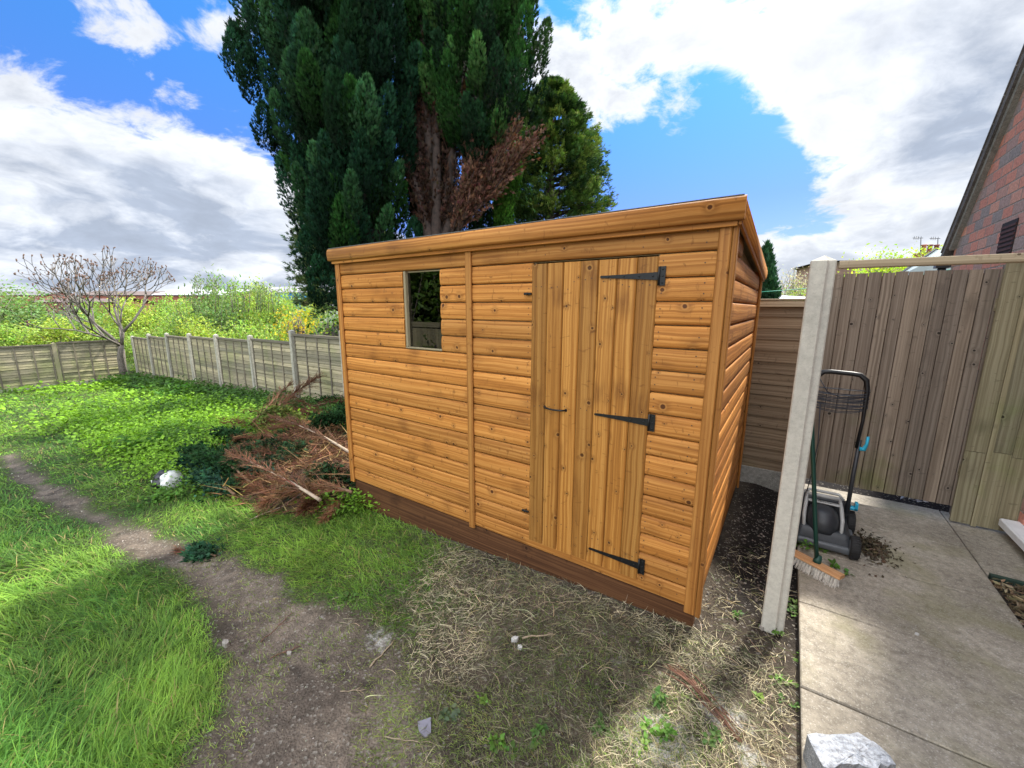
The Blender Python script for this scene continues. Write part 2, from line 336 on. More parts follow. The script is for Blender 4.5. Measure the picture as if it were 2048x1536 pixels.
# ------------------------------------------------------------------ sun and sky
SUN = Vector((.28, 1.0, 1.1)).normalized()
sl = bpy.data.lights.new('sun', 'SUN'); sl.energy = SUN_E; sl.angle = math.radians(3.5); sl.color = (1, .95, .86)
so = bpy.data.objects.new('sun', sl); COL.objects.link(so); so.location = (10, 30, 40); so.rotation_euler = SUN.to_track_quat('Z', 'Y').to_euler()
w = bpy.data.worlds.new('World'); scene.world = w; w.use_nodes = True; w.cycles.sampling_method = 'MANUAL'; w.cycles.sample_map_resolution = 512
class WT(NT):
    def __init__(s): s.t = w.node_tree; s.n = s.t.nodes
k = WT(); bg = k.n['Background']
sky = k.N('ShaderNodeTexSky', sky_type='NISHITA'); sky.sun_disc = False; sky.sun_elevation = math.asin(SUN.z); sky.sun_rotation = math.atan2(SUN.x, SUN.y)
sky.air_density = 1.0; sky.dust_density = .3; sky.ozone_density = 2.5
D = k.N('ShaderNodeTexCoord').outputs['Generated']; dz = k.N('ShaderNodeSeparateXYZ', ins={0: D}).outputs[2]
inv = k.M('DIVIDE', 1.0, k.M('ADD', k.M('MAXIMUM', dz, 0.0), .32))
PL = k.N('ShaderNodeVectorMath', operation='SCALE', ins={0: D, 'Scale': inv}).outputs[0]
wv = k.noise(PL, 1.6, 3, .55, out=1)
PW = k.V('ADD', PL, k.N('ShaderNodeVectorMath', operation='SCALE', ins={0: k.V('SUBTRACT', wv, (.5, .5, .5)), 'Scale': .35}).outputs[0])
fine = k.noise(PW, 5.0, 9, .62); big = k.noise(PW, 1.35, 4, .5); shade = k.noise(k.V('ADD', PW, (3.1, 1.7, .4)), 2.6, 6, .55)
def dirpx(px, py): v = ray(px, py); return tuple(v/np.linalg.norm(v))
def blob(px, py, rx, amp, ry=None):      # a bank of cloud in a direction of the sky, radii in degrees
    d = Vector(px).normalized() if py is None else Vector(dirpx(px, py)); right = d.cross(Vector((0, 0, 1))).normalized(); up = right.cross(d); ry = ry or rx
    A = k.N('ShaderNodeVectorMath', operation='DOT_PRODUCT', ins={0: D, 1: tuple(right/math.radians(rx))}).outputs['Value']
    B = k.N('ShaderNodeVectorMath', operation='DOT_PRODUCT', ins={0: D, 1: tuple(up/math.radians(ry))}).outputs['Value']
    front = k.N('ShaderNodeVectorMath', operation='DOT_PRODUCT', ins={0: D, 1: tuple(d)}).outputs['Value']
    r2 = k.M('ADD', k.M('MULTIPLY', A, A), k.M('MULTIPLY', B, B))
    g = k.M('EXPONENT', k.M('MULTIPLY', r2, -1.0))
    return k.M('MULTIPLY', k.M('MULTIPLY', g, k.M('GREATER_THAN', front, 0.0)), amp)
cov = None
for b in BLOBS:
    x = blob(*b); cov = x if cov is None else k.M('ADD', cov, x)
dens = k.M('ADD', k.M('ADD', k.M('MULTIPLY_ADD', fine, 1.05, -.15), k.M('MULTIPLY', big, .35)), cov)
mask = k.map(dens, .67, .84); thick = k.map(dens, .74, 1.20)
grey = k.M('MULTIPLY', k.map(shade, .38, .66), k.M('MULTIPLY', thick, 1.0))
gb = None
for b in GREYS:
    x = blob(*b); gb = x if gb is None else k.M('ADD', gb, x)
grey = k.M('ADD', k.M('MULTIPLY', grey, .5), k.M('MULTIPLY', gb, k.M('MULTIPLY', k.map(k.M('ADD', k.M('MULTIPLY', shade, .6), k.M('MULTIPLY', fine, .4)), .30, .70, 0, 1, False), 1.05)), clamp=True)
cc = k.mix(grey, CLOUD_W, CLOUD_G)
# unseen clouds behind the viewpoint and overhead, brightened as added fill light
fill_side = k.N('ShaderNodeVectorMath', operation='DOT_PRODUCT', ins={0: D, 1: (.42, -.62, .66)}).outputs['Value']
cc = k.N('ShaderNodeVectorMath', operation='SCALE', ins={0: cc, 'Scale': k.map(fill_side, .25, .85, 1.0, CLOUD_FILL)}).outputs[0]
cc = k.N('ShaderNodeVectorMath', operation='SCALE', ins={0: cc, 'Scale': k.map(k.M('ADD', k.M('MULTIPLY', fine, .6), k.M('MULTIPLY', shade, .4)), .3, .7, 1.14, .84)}).outputs[0]
skc = k.mix(1.0, k.mix(1.0, sky.outputs[0], SKY_TINT, 'MULTIPLY'), k.ramp(dz, [(.0, SKY_LOW), (.22, SKY_MID), (.6, SKY_TOP)]), 'MULTIPLY')
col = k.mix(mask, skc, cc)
# below the horizon the dome shows dull far ground
col = k.mix(k.map(dz, -.02, -.06), col, (1.0, 1.1, .8))
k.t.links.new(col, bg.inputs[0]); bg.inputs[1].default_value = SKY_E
scene.view_settings.view_transform = 'Standard'; scene.view_settings.look = 'None'; scene.view_settings.exposure = EXPO; scene.view_settings.gamma = 1
# ------------------------------------------------------------------ ground: one sheet to the horizon
def axis(segs):
    out = []
    for a, b, s in segs: out += list(np.arange(a, b, s))
    return np.array(out)
def grow(a, sgn, s, end):
    o = []; x = a
    while abs(x-a) < end: s *= 1.35; x += sgn*s; o.append(x)
    return o
gx = np.array(sorted(grow(-24, -1, .5, 900))+list(axis([(-24, -9, .3), (-9, -4.5, .08), (-4.5, .8, .03), (.8, 3, .2)]))+[3]+grow(3, 1, .2, 900))
gy = np.array(sorted(grow(-5, -1, .3, 900))+list(axis([(-5, -2.6, .12), (-2.6, .2, .03), (.2, 3.2, .09)]))+[3.2]+grow(3.2, 1, .15, 900))
GX, GY = np.meshgrid(gx, gy, indexing='ij'); GZ = terr(GX, GY)
nx, ny = GX.shape; idx = np.arange(nx*ny).reshape(nx, ny)
F = np.stack([idx[:-1, :-1], idx[1:, :-1], idx[1:, 1:], idx[:-1, 1:]], -1).reshape(-1, 4)
def lawn_w(x, y):      # how much living grass grows here (0..1)
    pd = path_d(x, y)+(fbm(x, y, 4, 21)-.5)*.28
    side = path_side(x, y)
    w_ = sstep(0.0, .14, pd)
    edge = -1.75-.35*(y+.5)+(fbm(x, y, 2.2, 5)-.5)*.9
    sparse = 1-sstep(edge-.9, edge+.6, x)
    sparse = np.where(side < 0, 1.0, sparse)
    w_ = w_*sparse
    w_ = w_*(1-sstep(-.05, .1, (x+1.3))*(side < 0)*1.0) if False else w_
    inshed = (x > -3.02) & (x < .0) & (y > -.0) & (y < 1.98)
    w_ = np.where(inshed, 0, w_); w_ = np.where(x > .3, 0, w_)
    w_ = np.where((x > -.1) & (y > -.2), 0, w_)
    return np.clip(w_, 0, 1)
lw = lawn_w(GX, GY)
pdm = 1-sstep(-.05, .2, path_d(GX, GY)+(fbm(GX, GY, 3, 40)-.5)*.2)
darks = sstep(-.1, .2, GX)*sstep(-.15, .5, GY)  # dark soil beside the shed, its shade put into the colour
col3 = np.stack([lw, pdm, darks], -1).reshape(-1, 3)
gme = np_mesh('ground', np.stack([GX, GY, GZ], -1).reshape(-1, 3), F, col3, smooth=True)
g = NT('soil_and_turf'); P = g.N('ShaderNodeNewGeometry').outputs['Position']; mk = g.N('ShaderNodeSeparateColor', ins={0: g.N('ShaderNodeAttribute', attribute_name='col').outputs[0]}).outputs
n1 = g.noise(P, 1.9, 5, .6); n2 = g.noise(P, 14, 5, .65); n3 = g.noise(P, 70, 4, .7); vo = g.N('ShaderNodeTexVoronoi', ins={'Vector': P, 'Scale': 95}).outputs
soil = g.mix(g.map(n1, .35, .65), (.115, .092, .068), (.062, .050, .038))
pth = g.mix(g.map(n1, .3, .68), (.20, .162, .128), (.115, .093, .075))
soil = g.mix(mk[1], soil, pth)
soil = g.mix(g.M('MULTIPLY', g.map(g.noise(P, 5.5, 4, .6), .58, .72), .75), soil, (.028, .023, .02))
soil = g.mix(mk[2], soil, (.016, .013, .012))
soil = g.mix(1.0, soil, g.ramp(n2, [(.25, (.5, .5, .5)), (.55, (1, 1, 1)), (.8, (1.5, 1.45, 1.4))]), 'MULTIPLY')
soil = g.mix(1.0, soil, g.ramp(n3, [(.25, (.55, .55, .55)), (.6, (1.1, 1.1, 1.1)), (.8, (1.6, 1.55, 1.45))]), 'MULTIPLY')
sv = g.N('ShaderNodeSeparateXYZ', ins={0: vo[1]}).outputs[0]
soil = g.mix(g.M('MULTIPLY', g.map(sv, .93, .95), .5), soil, (.30, .28, .24))
# pale cement dust that was spilled here and there
px_ = g.N('ShaderNodeSeparateXYZ', ins={0: P}).outputs
def spot(x, y, r, a, e=1.0):
    dx = g.M('SUBTRACT', px_[0], x); dy = g.M('MULTIPLY', g.M('SUBTRACT', px_[1], y), e)
    return g.M('MULTIPLY', g.map(g.M('SQRT', g.M('ADD', g.M('MULTIPLY', dx, dx), g.M('MULTIPLY', dy, dy))), r, 0), a)
dust = None
for s_ in DUST:
    q = spot(*s_); dust = q if dust is None else g.M('MAXIMUM', dust, q)
dust = g.map(g.M('MULTIPLY', dust, g.M('MULTIPLY_ADD', g.noise(P, 26, 4, .7), 2.0, -.2)), .35, .8)
soil = g.mix(g.M('MULTIPLY', dust, .75), soil, (.50, .49, .46))
turf = g.mix(g.map(n2, .35, .7), (.05, .075, .018), (.025, .04, .012)); far = g.mix(g.map(g.noise(P, .08, 5), .4, .6), (.07, .12, .02), (.045, .07, .022))
base = g.mix(g.M('MULTIPLY', mk[0], .85), soil, turf)
dist = g.N('ShaderNodeVectorMath', operation='LENGTH', ins={0: P}).outputs['Value']
base = g.mix(g.map(dist, 22, 34), base, far)
g.bump(g.M('ADD', g.M('MULTIPLY', n2, .5), g.M('ADD', g.M('MULTIPLY', n3, .35), g.M('MULTIPLY', vo[0], .25))), .9, .02)
g.set(base, .95, spec=.15)
tag(link('ground', gme, None, g.mat), kind='structure')
# ------------------------------------------------------------------ patio slabs
xl, xr = .468, 1.495; js = [-2.2, -.77, -.098, .572, 1.244, 1.909, 2.62]
pm = MB()
def slab(x0, x1, y0, y1, zt=-.10):
    g_ = .004; c = .005; z0 = -.19
    x0 += g_; x1 -= g_; y0 += g_; y1 -= g_
    dz = random.uniform(-.0025, .0025); zt += dz
    top = [(x0+c, y0+c, zt), (x1-c, y0+c, zt), (x1-c, y1-c, zt), (x0+c, y1-c, zt)]; mid = [(x0, y0, zt-c), (x1, y0, zt-c), (x1, y1, zt-c), (x0, y1, zt-c)]; bot = [(p[0], p[1], z0) for p in mid]
    pm.poly(top, [(p[0], p[1]) for p in top])
    for A_, B_ in ((top, mid), (mid, bot)):
        for i in range(4):
            j = (i+1) % 4; pm.poly([B_[i], B_[j], A_[j], A_[i]], [(0, 0)]*4)
for a, b in zip(js[:-1], js[1:]): slab(xl, xr, a, b)
for a, b in ((1.585, 2.62), (-1.2, -.3)): slab(xr, 2.2, a, b)
tag(pm.build('patio', M['slab']), kind='structure')
bm_ = MB(); bm_.box((.47, -2.3, -.2), (2.1, 2.6, -.128), 0)
bedm = flat('bed_soil', (.04, .03, .022), .95, 0, 30, .6, .8)
tag(bm_.build('soil_bed', bedm), kind='structure')
eb = MB(); eb.box((xr+.012, 1.545, -.19), (2.1, 1.58, -.088), 0); tag(eb.build('edging_board', flat('dark_green_board', (.02, .05, .035), .7, 0, 20, .4)), 'dark green timber edging board between the bark bed and the slab under the window', 'edging')
# ------------------------------------------------------------------ the shed
LX, DP, H, HB, NB = 3.05, 1.963, 1.994, 1.862, 17
BP = H/NB
shed = empty('garden_shed', (-1.5, .98, tz(-3.2, .5)), 'new orange brown timber pent shed with a single door and one window', 'shed')
LOG = [(0, .0), (.0005, .0125), (.003, .0185), (.009, .0228), (.020, .0252), (.045, .0264), (.072, .0262), (.094, .0244), (.105, .0218), (.1105, .0165), (.1128, .009), (.1132, .0)]
LOG = [(a*BP/.1173, b) for a, b in LOG]
def nail(mb, P, N):
    N = Vector(N); x = N.cross(Vector((0, 0, 1))).normalized(); y = N.cross(x); P = Vector(P)
    mb.poly([P+(x*math.cos(t)+y*math.sin(t))*.0036 for t in [2*math.pi*k_/6 for k_ in range(6)]], [(0, 0)]*6, 0, 1)
def clad(mb, P0, A, N, length, zcut=None, openings=(), studs=()):
    """log-lap boards along A from P0; openings (u0,u1,z0,z1) cut out; zcut(u)->top height"""
    A = Vector(A); N = Vector(N); Z = Vector((0, 0, 1))
    for i in range(NB):
        z0 = i*BP; spans = [(0.0, length)]
        for (u0, u1, a, b) in openings:
            if z0+BP*.5 > a and z0+BP*.5 < b:
                ns = []
                for s0, s1 in spans:
                    if u0 > s0 and u1 < s1: ns += [(s0, u0), (u1, s1)]
                    elif u0 <= s0 < u1: ns.append((u1, s1))
                    else: ns.append((s0, s1))
                spans = ns
        r = random.random()
        for s0, s1 in spans:
            prof = LOG
            if zcut:
                # sloping top: trim this board where it would pass the roof line
                e = [u for u in np.linspace(s0, s1, 60) if z0+BP <= zcut(u)+.03]
                if not e: continue
                s0, s1 = min(e), max(e)
                if s1-s0 < .05: continue
            rr = (r+.37*spans.index((s0, s1)) if (s0, s1) in spans else r) % 1
            j = random.uniform(-.0015, .0015)
            mb.extrude(Vector(P0)+A*s0+Z*z0+N*j, A, prof, s1-s0, Z, N, rr, 0, True, False)
            for st in studs:
                if s0+.01 < st < s1-.01:
                    for dzn in ((.035, .085) if i % 3 else (.06,)): nail(mb, Vector(P0)+A*(st+random.uniform(-.006, .006))+Z*(z0+dzn)+N*(.0275+j), N)
            if s1-s0 < length-.2:
                for e_ in (s0+.022, s1-.022):
                    if .06 < e_ < length-.06: nail(mb, Vector(P0)+A*e_+Z*(z0+.04)+N*(.0275+j), N); nail(mb, Vector(P0)+A*e_+Z*(z0+.08)+N*(.0275+j), N)
YF = .0         # board faces sit at y = -.026 .. the calibrated plane is the face
WX0, WX1, WZ0, WZ1 = -2.221, -1.831, 11*BP, 16*BP
DX0, DX1, DZ0, DZ1 = -1.066, -.324, .060, 1.862
off = .026
nailm = flat('nail_head', (.05, .03, .02), .6)
f = MB(); clad(f, (-LX+.02, off, 0), (1, 0, 0), (0, -1, 0), LX-.04, None, [(WX0+LX-.02, WX1+LX-.02, WZ0, WZ1), (DX0+LX-.02, DX1+LX-.02, DZ0+.03, DZ1-.03)], studs=(.09, .62, 1.05, 2.05, 2.62, 2.92))
f.build('front_wall', [M['shed'], nailm], shed)
zc = lambda u: H+(HB-H)*u/DP
f = MB(); clad(f, (-off, .02, 0), (0, 1, 0), (1, 0, 0), DP-.04, lambda u: H+(HB-H)*u/DP, studs=(.1, .65, 1.25, 1.85))
rw = f.build('side_wall', [M['shed'], nailm], shed)
f = MB(); clad(f, (-LX+off, DP-.02, 0), (0, -1, 0), (-1, 0, 0), DP-.04, lambda u: HB+(H-HB)*u/DP, studs=(.1, .65, 1.25, 1.85)); f.build('side_wall', [M['shed'], nailm], shed)
f = MB(); clad(f, (-.02, DP-off, 0), (-1, 0, 0), (0, 1, 0), LX-.04, lambda u: HB); f.build('rear_wall', [M['shed'], nailm], shed)
# inner lining and floor (the lining also closes the wall under the slope)
f = MB()
def wallplane(a, b, ha, hb, t, inn):
    a = Vector(a); b = Vector(b); d = (b-a).normalized(); n_ = Vector(inn)*t; Z = Vector((0, 0, 1)); L = (b-a).length
    q = [a, b, b+Z*hb, a+Z*ha]; q2 = [p+n_ for p in q]; u = [(0, 0), (L, 0), (L, hb), (0, ha)]
    f.poly(q, u, .3); f.poly(list(reversed(q2)), list(reversed(u)), .6)
    for i in range(4):
        j = (i+1) % 4; f.poly([q[j], q[i], q2[i], q2[j]], [(0, 0)]*4, .3)
yi = off+.002
for x0, x1, z0, z1 in ((-LX+.05, WX0-.03, 0, H), (WX0-.03, WX1+.03, 0, WZ0-.03), (WX0-.03, WX1+.03, WZ1+.03, H), (WX1+.03, DX0-.01, 0, H), (DX0-.01, DX1+.01, DZ1+.01, H), (DX1+.01, -.05, 0, H)):
    f.box((x0, yi, z0), (x1, yi+.04, z1), 0, .4)
wallplane((-off-.002, yi+.04, 0), (-off-.002, DP-.06, 0), H-.004, HB+.004, .03, (-1, 0, 0)); wallplane((-LX+off+.002, DP-.06, 0), (-LX+off+.002, yi+.04, 0), HB+.004, H-.004, .03, (1, 0, 0))
f.box((-LX+.06, DP-.055, 0), (-.06, DP-.028, HB-.01), 0, .4)
f.build('lining', M['inner'], shed)
f = MB(); f.box((-LX+.03, .03, .0), (-.03, DP-.03, .03), 0); f.build('floor', M['inner'], shed)
# plinth bearers
f = MB(); gl = min(tz(-3.1, -.1), -.28)-.08
f.box((-LX+.035, .012, -.40), (-.012, .07, -.003), 0, .2, bev=.003); f.build('plinth', M['plinth'], shed)
f = MB(); f.box((-.075, .072, -.30), (-.02, DP-.02, -.003), 1, .6, bev=.003); f.build('plinth', M['plinth'], shed)
f = MB(); f.box((-LX+.036, .072, -.40), (-LX+.09, DP-.02, -.003), 1, .6, bev=.003); f.build('plinth', M['plinth'], shed)
# corner and cover battens
def bat(name, a, b, ax=2, mat=None, bev=.005): q = MB(); q.box(a, b, ax, None, 0, bev); return q.build(name, mat or M['trim'], shed)
bat('corner_batten', (-.062, -.014, -.022), (-.008, .004, H-.004)); bat('corner_batten', (-.006, -.010, -.030), (.018, .040, H-.004))
bat('corner_batten', (-LX-.004, -.016, -.02), (-LX+.052, .004, H-.004)); bat('corner_batten', (-LX-.022, -.005, -.03), (-LX-.006, .045, H-.004))
bat('corner_batten', (.003, DP-.045, -.02), (.020, DP-.002, HB-.004)); bat('corner_batten', (-LX-.02, DP-.045, -.02), (-LX-.003, DP-.002, HB-.004))
bat('corner_batten', (-.05, DP+.003, -.02), (.0, DP+.02, HB-.01)); bat('corner_batten', (-LX, DP+.003, -.02), (-LX+.05, DP+.02, HB-.01))
bat('cover_batten', (-1.583, -.018, -.012), (-1.533, .002, H-.006))
# roof
roof = None
ov = .036; sl_ = (HB-H)/DP
f = MB(); a = Vector((-LX-.045, -.05, H+.012-sl_*-.05*0)); 
rd = Vector((0, 1, sl_)).normalized(); rl = (DP+.12)/rd.y
f.extrude((-LX-.014, -.03, H+.062), rd, [(0, 0), (LX+.028, 0), (LX+.028, .014), (0, .014)], rl, (1, 0, 0), Vector((1, 0, 0)).cross(rd), .5)
roof = f.build('roof', M['inner'], shed)
f = MB(); f.extrude((-LX-.030, -.050, H+.0965), rd, [(0, 0), (LX+.060, 0), (LX+.060, .004), (0, .004)], rl+.01, (1, 0, 0), Vector((1, 0, 0)).cross(rd), .5); f.build('roofing_felt', M['felt'], roof)
FASC = [(0, 0), (0, .012), (.004, .020), (.014, .0245), (.045, .028), (.072, .0265), (.088, .022), (.097, .014), (.101, .004), (.101, 0)]
f = MB(); f.extrude((-LX-ov, -.035, H-.004), (1, 0, 0), FASC, LX+2*ov+.004, (0, 0, 1), (0, -1, 0), .31, 0, True, True)
f.box((-LX-.01, -.034, H-.026), (.012, -.004, H+.05), 0, .8, bev=.002)
f.build('fascia', M['shed'], roof)
nz = Vector((1, 0, 0)).cross(rd)
FASC2 = [(a_*.98, b_) for a_, b_ in FASC]
for sx in (1, -1):
    x0 = .016 if sx > 0 else -LX-.016
    f = MB(); f.extrude((x0, -.0345, H+.000), rd, FASC2, rl-.005, nz, (sx, 0, 0), .17 if sx > 0 else .7, 0, True, True)
    xa = x0-sx*.032
    f.extrude((x0+.012*sx, -.03, H-.020), rd, [(0, 0), (.06, 0), (.06, -.012), (0, -.012)], rl-.02, nz, (sx, 0, 0), .5)
    f.build('fascia', M['shed'], roof)
f = MB(); f.extrude((-LX-ov, DP+.085, HB-.006), (1, 0, 0), FASC, LX+2*ov, (0, 0, 1), (0, 1, 0), .77, 0, True, True); f.build('fascia', M['shed'], roof)
# door: seven boards
door = None; f = MB(); n7 = 7; wv_ = (DX1-DX0)/n7
for i in range(n7):
    x0 = DX0+i*wv_+.0012; x1 = DX0+(i+1)*wv_-.0012; zb = DZ0+random.uniform(-.002, .002); c = .0055
    pr = [(0, 0), (x1-x0, 0), (x1-x0, .010), (x1-x0-c, .016), (c, .016), (0, .010)]
    f.extrude((x0, .010, zb), (0, 0, 1), pr, DZ1-zb, (1, 0, 0), (0, -1, 0), random.random())
    for zn in (.22, 1.0, 1.74):
        for _ in (0, 1): nail(f, (x0+wv_*(.3+.35*_), -.0066, zn+random.uniform(-.03, .03)), (0, -1, 0))
f.box((DX0+.02, .012, .2), (DX1-.02, .026, .3), 0); f.box((DX0+.02, .012, .95), (DX1-.02, .026, 1.05), 0); f.box((DX0+.02, .012, 1.68), (DX1-.02, .026, 1.78), 0)
door = f.build('door', [M['door'], nailm], shed)
# dark gap behind the door edges: the frame
f = MB(); f.box((DX0-.035, .030, .03), (DX0+.012, .062, DZ1+.02), 2); f.box((DX1-.012, .030, .03), (DX1+.035, .062, DZ1+.02), 2); f.build('door_frame', M['inner'], shed)
def hinge(z, zl, zr):
    f = MB(); x0, x1 = -.612, -.322; y = -.0085
    za, zb = zl, zr; n_ = 8
    pts_t = []; pts_b = []
    for i in range(n_+1):
        t = i/n_; hw = .0065+.013*t**1.2; zz = za+(zb-za)*t; pts_t.append((x0+(x1-x0)*t, zz+hw)); pts_b.append((x0+(x1-x0)*t, zz-hw))
    pts_t.insert(0, (x0-.008, za+.007)); pts_b.insert(0, (x0-.008, za-.007)); pts_t.insert(0, (x0-.016, za+.002)); pts_b.insert(0, (x0-.016, za-.002))
    for i in range(len(pts_t)-1):
        a, b, c, d = pts_b[i], pts_b[i+1], pts_t[i+1], pts_t[i]
        f.poly([(a[0], y-.004, a[1]), (b[0], y-.004, b[1]), (c[0], y-.004, c[1]), (d[0], y-.004, d[1])], [(0, 0)]*4)
        f.poly([(a[0], y, a[1]), (b[0], y, b[1]), (b[0], y-.004, b[1]), (a[0], y-.004, a[1])], [(0, 0)]*4); f.poly([(d[0], y-.004, d[1]), (c[0], y-.004, c[1]), (c[0], y, c[1]), (d[0], y, d[1])], [(0, 0)]*4)
    for t in (.12, .4, .68, .92): f.lathe((x0+(x1-x0)*t, y-.004, za+(zb-za)*t), (0, -1, 0), [(0, .005), (.002, .004), (.003, .0)], 8)
    zc_ = zr; xb = -.316
    f.box((xb, -.0085, zc_-.047), (xb+.030, -.0035, zc_+.047), 2); f.lathe((xb-.001, -.011, zc_-.046), (0, 0, 1), [(0, .0055), (.092, .0055)], 10)
    for dz_ in (-.033, 0, .033): f.lathe((xb+.017, -.0085, zc_+dz_), (0, -1, 0), [(0, .005), (.002, .004), (.003, .0)], 8)
    f.build('hinge', M['black'], door)
hinge(0, 1.772, 1.766); hinge(0, 1.006, 1.006); hinge(0, .153, .152)
f = MB(); f.tube([(-.958, -.008, .999), (-.944, -.024, 1.000), (-.92, -.034, .9995), (-.885, -.037, .998), (-.85, -.034, .9985), (-.826, -.024, .999), (-.812, -.008, .999)], .0055, 8); f.lathe((-.958, -.006, .999), (0, -1, 0), [(0, .010), (.003, .008)], 8); f.lathe((-.812, -.006, .999), (0, -1, 0), [(0, .010), (.003, .008)], 8); f.build('handle', M['black'], door)
for z_ in (1.69, .264):
    f = MB(); f.box((-1.112, -.020, z_-.007), (-1.062, -.009, z_+.007), 0, bev=.002); f.lathe((-1.088, -.002, z_), (0, -1, 0), [(0, .008), (.022, .008), (.024, .004)], 8); f.build('turn_button', M['black'], shed)
# window
wf = MB(); t_ = .022
wf.box((WX0+.002, .008, WZ0+.014), (WX0+t_+.004, .060, WZ1-.004), 2, bev=.002); wf.box((WX1-t_+.014, .022, WZ0+.014), (WX1-.002, .060, WZ1-.004), 2, bev=.002)
wf.box((WX0+.002, .004, WZ0+.001), (WX1-.002, .060, WZ0+.012), 0, bev=.002); wf.box((WX0+.03, .030, WZ1-.014), (WX1-.012, .060, WZ1-.004), 0, bev=.002)
M['wframe'] = wood('grey_window_wood', (.42, .36, .24), (.33, .28, .17), (.2, .16, .1), (.08, .05, .03), knots=.1, rough=.75)
win = wf.build('window', M['wframe'], shed)
f = MB(); f.box((WX0+.026, .034, WZ0+.012), (WX1-.010, .038, WZ1-.012), 0); f.build('pane', M['glass'], win)
# ------------------------------------------------------------------ concrete gate post and rail
pz = tz(.35, .3)-.05
P = MB(); hp = 1.835
# slotted section: wide face towards the garden, a groove down the slab side
cx, cy = .352, .305; ztop = 1.842
pp = [(-.062, -.047), (.040, -.047), (.040, -.030), (.052, -.020), (.052, .020), (.040, .030), (.040, .047), (-.062, .047)]
pp = [(-.060, -.05), (-.054, -.056), (.012, -.056), (.018, -.050), (.018, -.034), (.050, -.026), (.056, -.020), (.056, .030), (.050, .036), (.018, .044), (.018, .050), (.012, .056), (-.054, .056), (-.060, .05)]
base_ = [(cx+a*.92, cy+b*.92, pz) for a, b in pp]; top_ = [(cx+a*.86, cy+b*.86, ztop-.015) for a, b in pp]; n_ = len(pp)
for i in range(n_):
    j = (i+1) % n_; P.poly([base_[i], base_[j], top_[j], top_[i]], [(0, 0), (0, .1), (1.8, .1), (1.8, 0)])
ap = (cx, cy, ztop+.012)
for i in range(n_):
    j = (i+1) % n_; P.poly([top_[i], top_[j], ap], [(0, 0)]*3)
gp = P.build('gate_post', M['post']); tag(gp, 'tall pale concrete post standing between the shed and the patio', 'post')
r_ = MB(); r_.obox((1.13, .31, 1.805), (1, 0, -.004), (0, 1, 0), 1.44, .045, .034, bev=.003); tag(r_.build('rail', M['rail']), 'pale grey timber rail running from the concrete post across to the brick house', 'rail')
# ------------------------------------------------------------------ back fence panel right of the shed
fr = empty('lap_fence', (.2, 2.39, tz(.2, 2.4)), 'dark brown horizontal lap fence panel behind the shed beside the patio', 'fence')
f = MB(); ztop = 1.635; z = .05; r0 = .5
x0, x1 = -1.45, .50
while z < ztop-.02:
    f.extrude((x0, 2.39, z), (1, 0, 0), [(0, .0), (0, .018), (.13, .004), (.13, 0)], x1-x0, (0, 0, 1), (0, -1, 0)); z += .106
pn = f.build('board_panel', M['lapdark'], fr)
f = MB(); f.box((x0, 2.345, ztop-.012), (x1, 2.375, ztop+.045), 0, bev=.003); f.box((x0, 2.335, ztop+.047), (x1, 2.42, ztop+.062), 0, bev=.003); f.build('top_rail', M['rail'], fr)
f = MB(); f.box((x0, 2.365, -.24), (x1, 2.405, .052), 0, bev=.004); f.build('gravel_board', M['gravel'], fr)
# ------------------------------------------------------------------ gate
gt = empty('timber_gate', (1.0, 2.45, -.1), 'tall brown grey gate of vertical overlapping boards at the end of the patio', 'gate')
gy_ = 2.45; f = MB(); x = .505; k_ = 0
while x < 1.50:
    wd = min(.094, 1.512-x); f.extrude((x+.0025, gy_-.002*(k_ % 2), .022), (0, 0, 1), [(0, .0), (0, .017), (.004, .021), (.0745 if k_ % 3 else .083, .013), (.0745 if k_ % 3 else .083, 0)], 1.905-.022+random.uniform(-.004, .004), (1, 0, 0), (0, -1, 0)); x += .0795 if k_ % 3 else .088; k_ += 1
f.build('board_panel', M['gate'], gt)
f = MB()
for zz in (.35, 1.0, 1.65): f = MB(); f.box((.50, gy_+.002, zz-.045), (1.50, gy_+.034, zz+.045), 0); f.build('crossbar', M['gate'], gt)
f = MB(); f.box((.50, gy_+.0365, .03), (1.50, gy_+.045, 1.88), 2, .1); f.build('gap_shade_sheet', M['plinth'], gt)  # dark sheet added behind the boards, standing in for gap shadows
f = MB(); f.box((1.513, gy_-.012, -.06), (1.535, gy_+.03, 1.93), 2, bev=.002); f.build('stile', M['gate'], gt)
fp = empty('board_fence', (1.7, 2.40, -.1), 'greenish vertical board panel between the brown gate and the brick house', 'fence')
f = MB(); x = 1.50
for wd in (.115, .03, .10, .10, .06):
    zs = (.52+random.uniform(-.04, .04)) if wd > .05 else .0
    if wd > .05:
        f.extrude((x, 2.395, -.085), (0, 0, 1), [(0, 0), (0, .018), (wd-.002, .018), (wd-.002, 0)], zs+.085-.003, (1, 0, 0), (0, -1, 0)); f.extrude((x, 2.395, zs), (0, 0, 1), [(0, 0), (0, .020), (wd-.002, .020), (wd-.002, 0)], 1.955-zs, (1, 0, 0), (0, -1, 0))
    else: f.extrude((x, 2.395, -.09), (0, 0, 1), [(0, 0), (0, .03), (wd-.002, .03), (wd-.002, 0)], 2.05, (1, 0, 0), (0, -1, 0))
    x += wd
f.build('board_panel', M['gate2'], fp)
for z_ in (.3, 1.6): f = MB(); f.box((1.50, 2.397, z_), (1.845, 2.43, z_+.09), 0); f.build('crossbar', M['gate2'], fp)
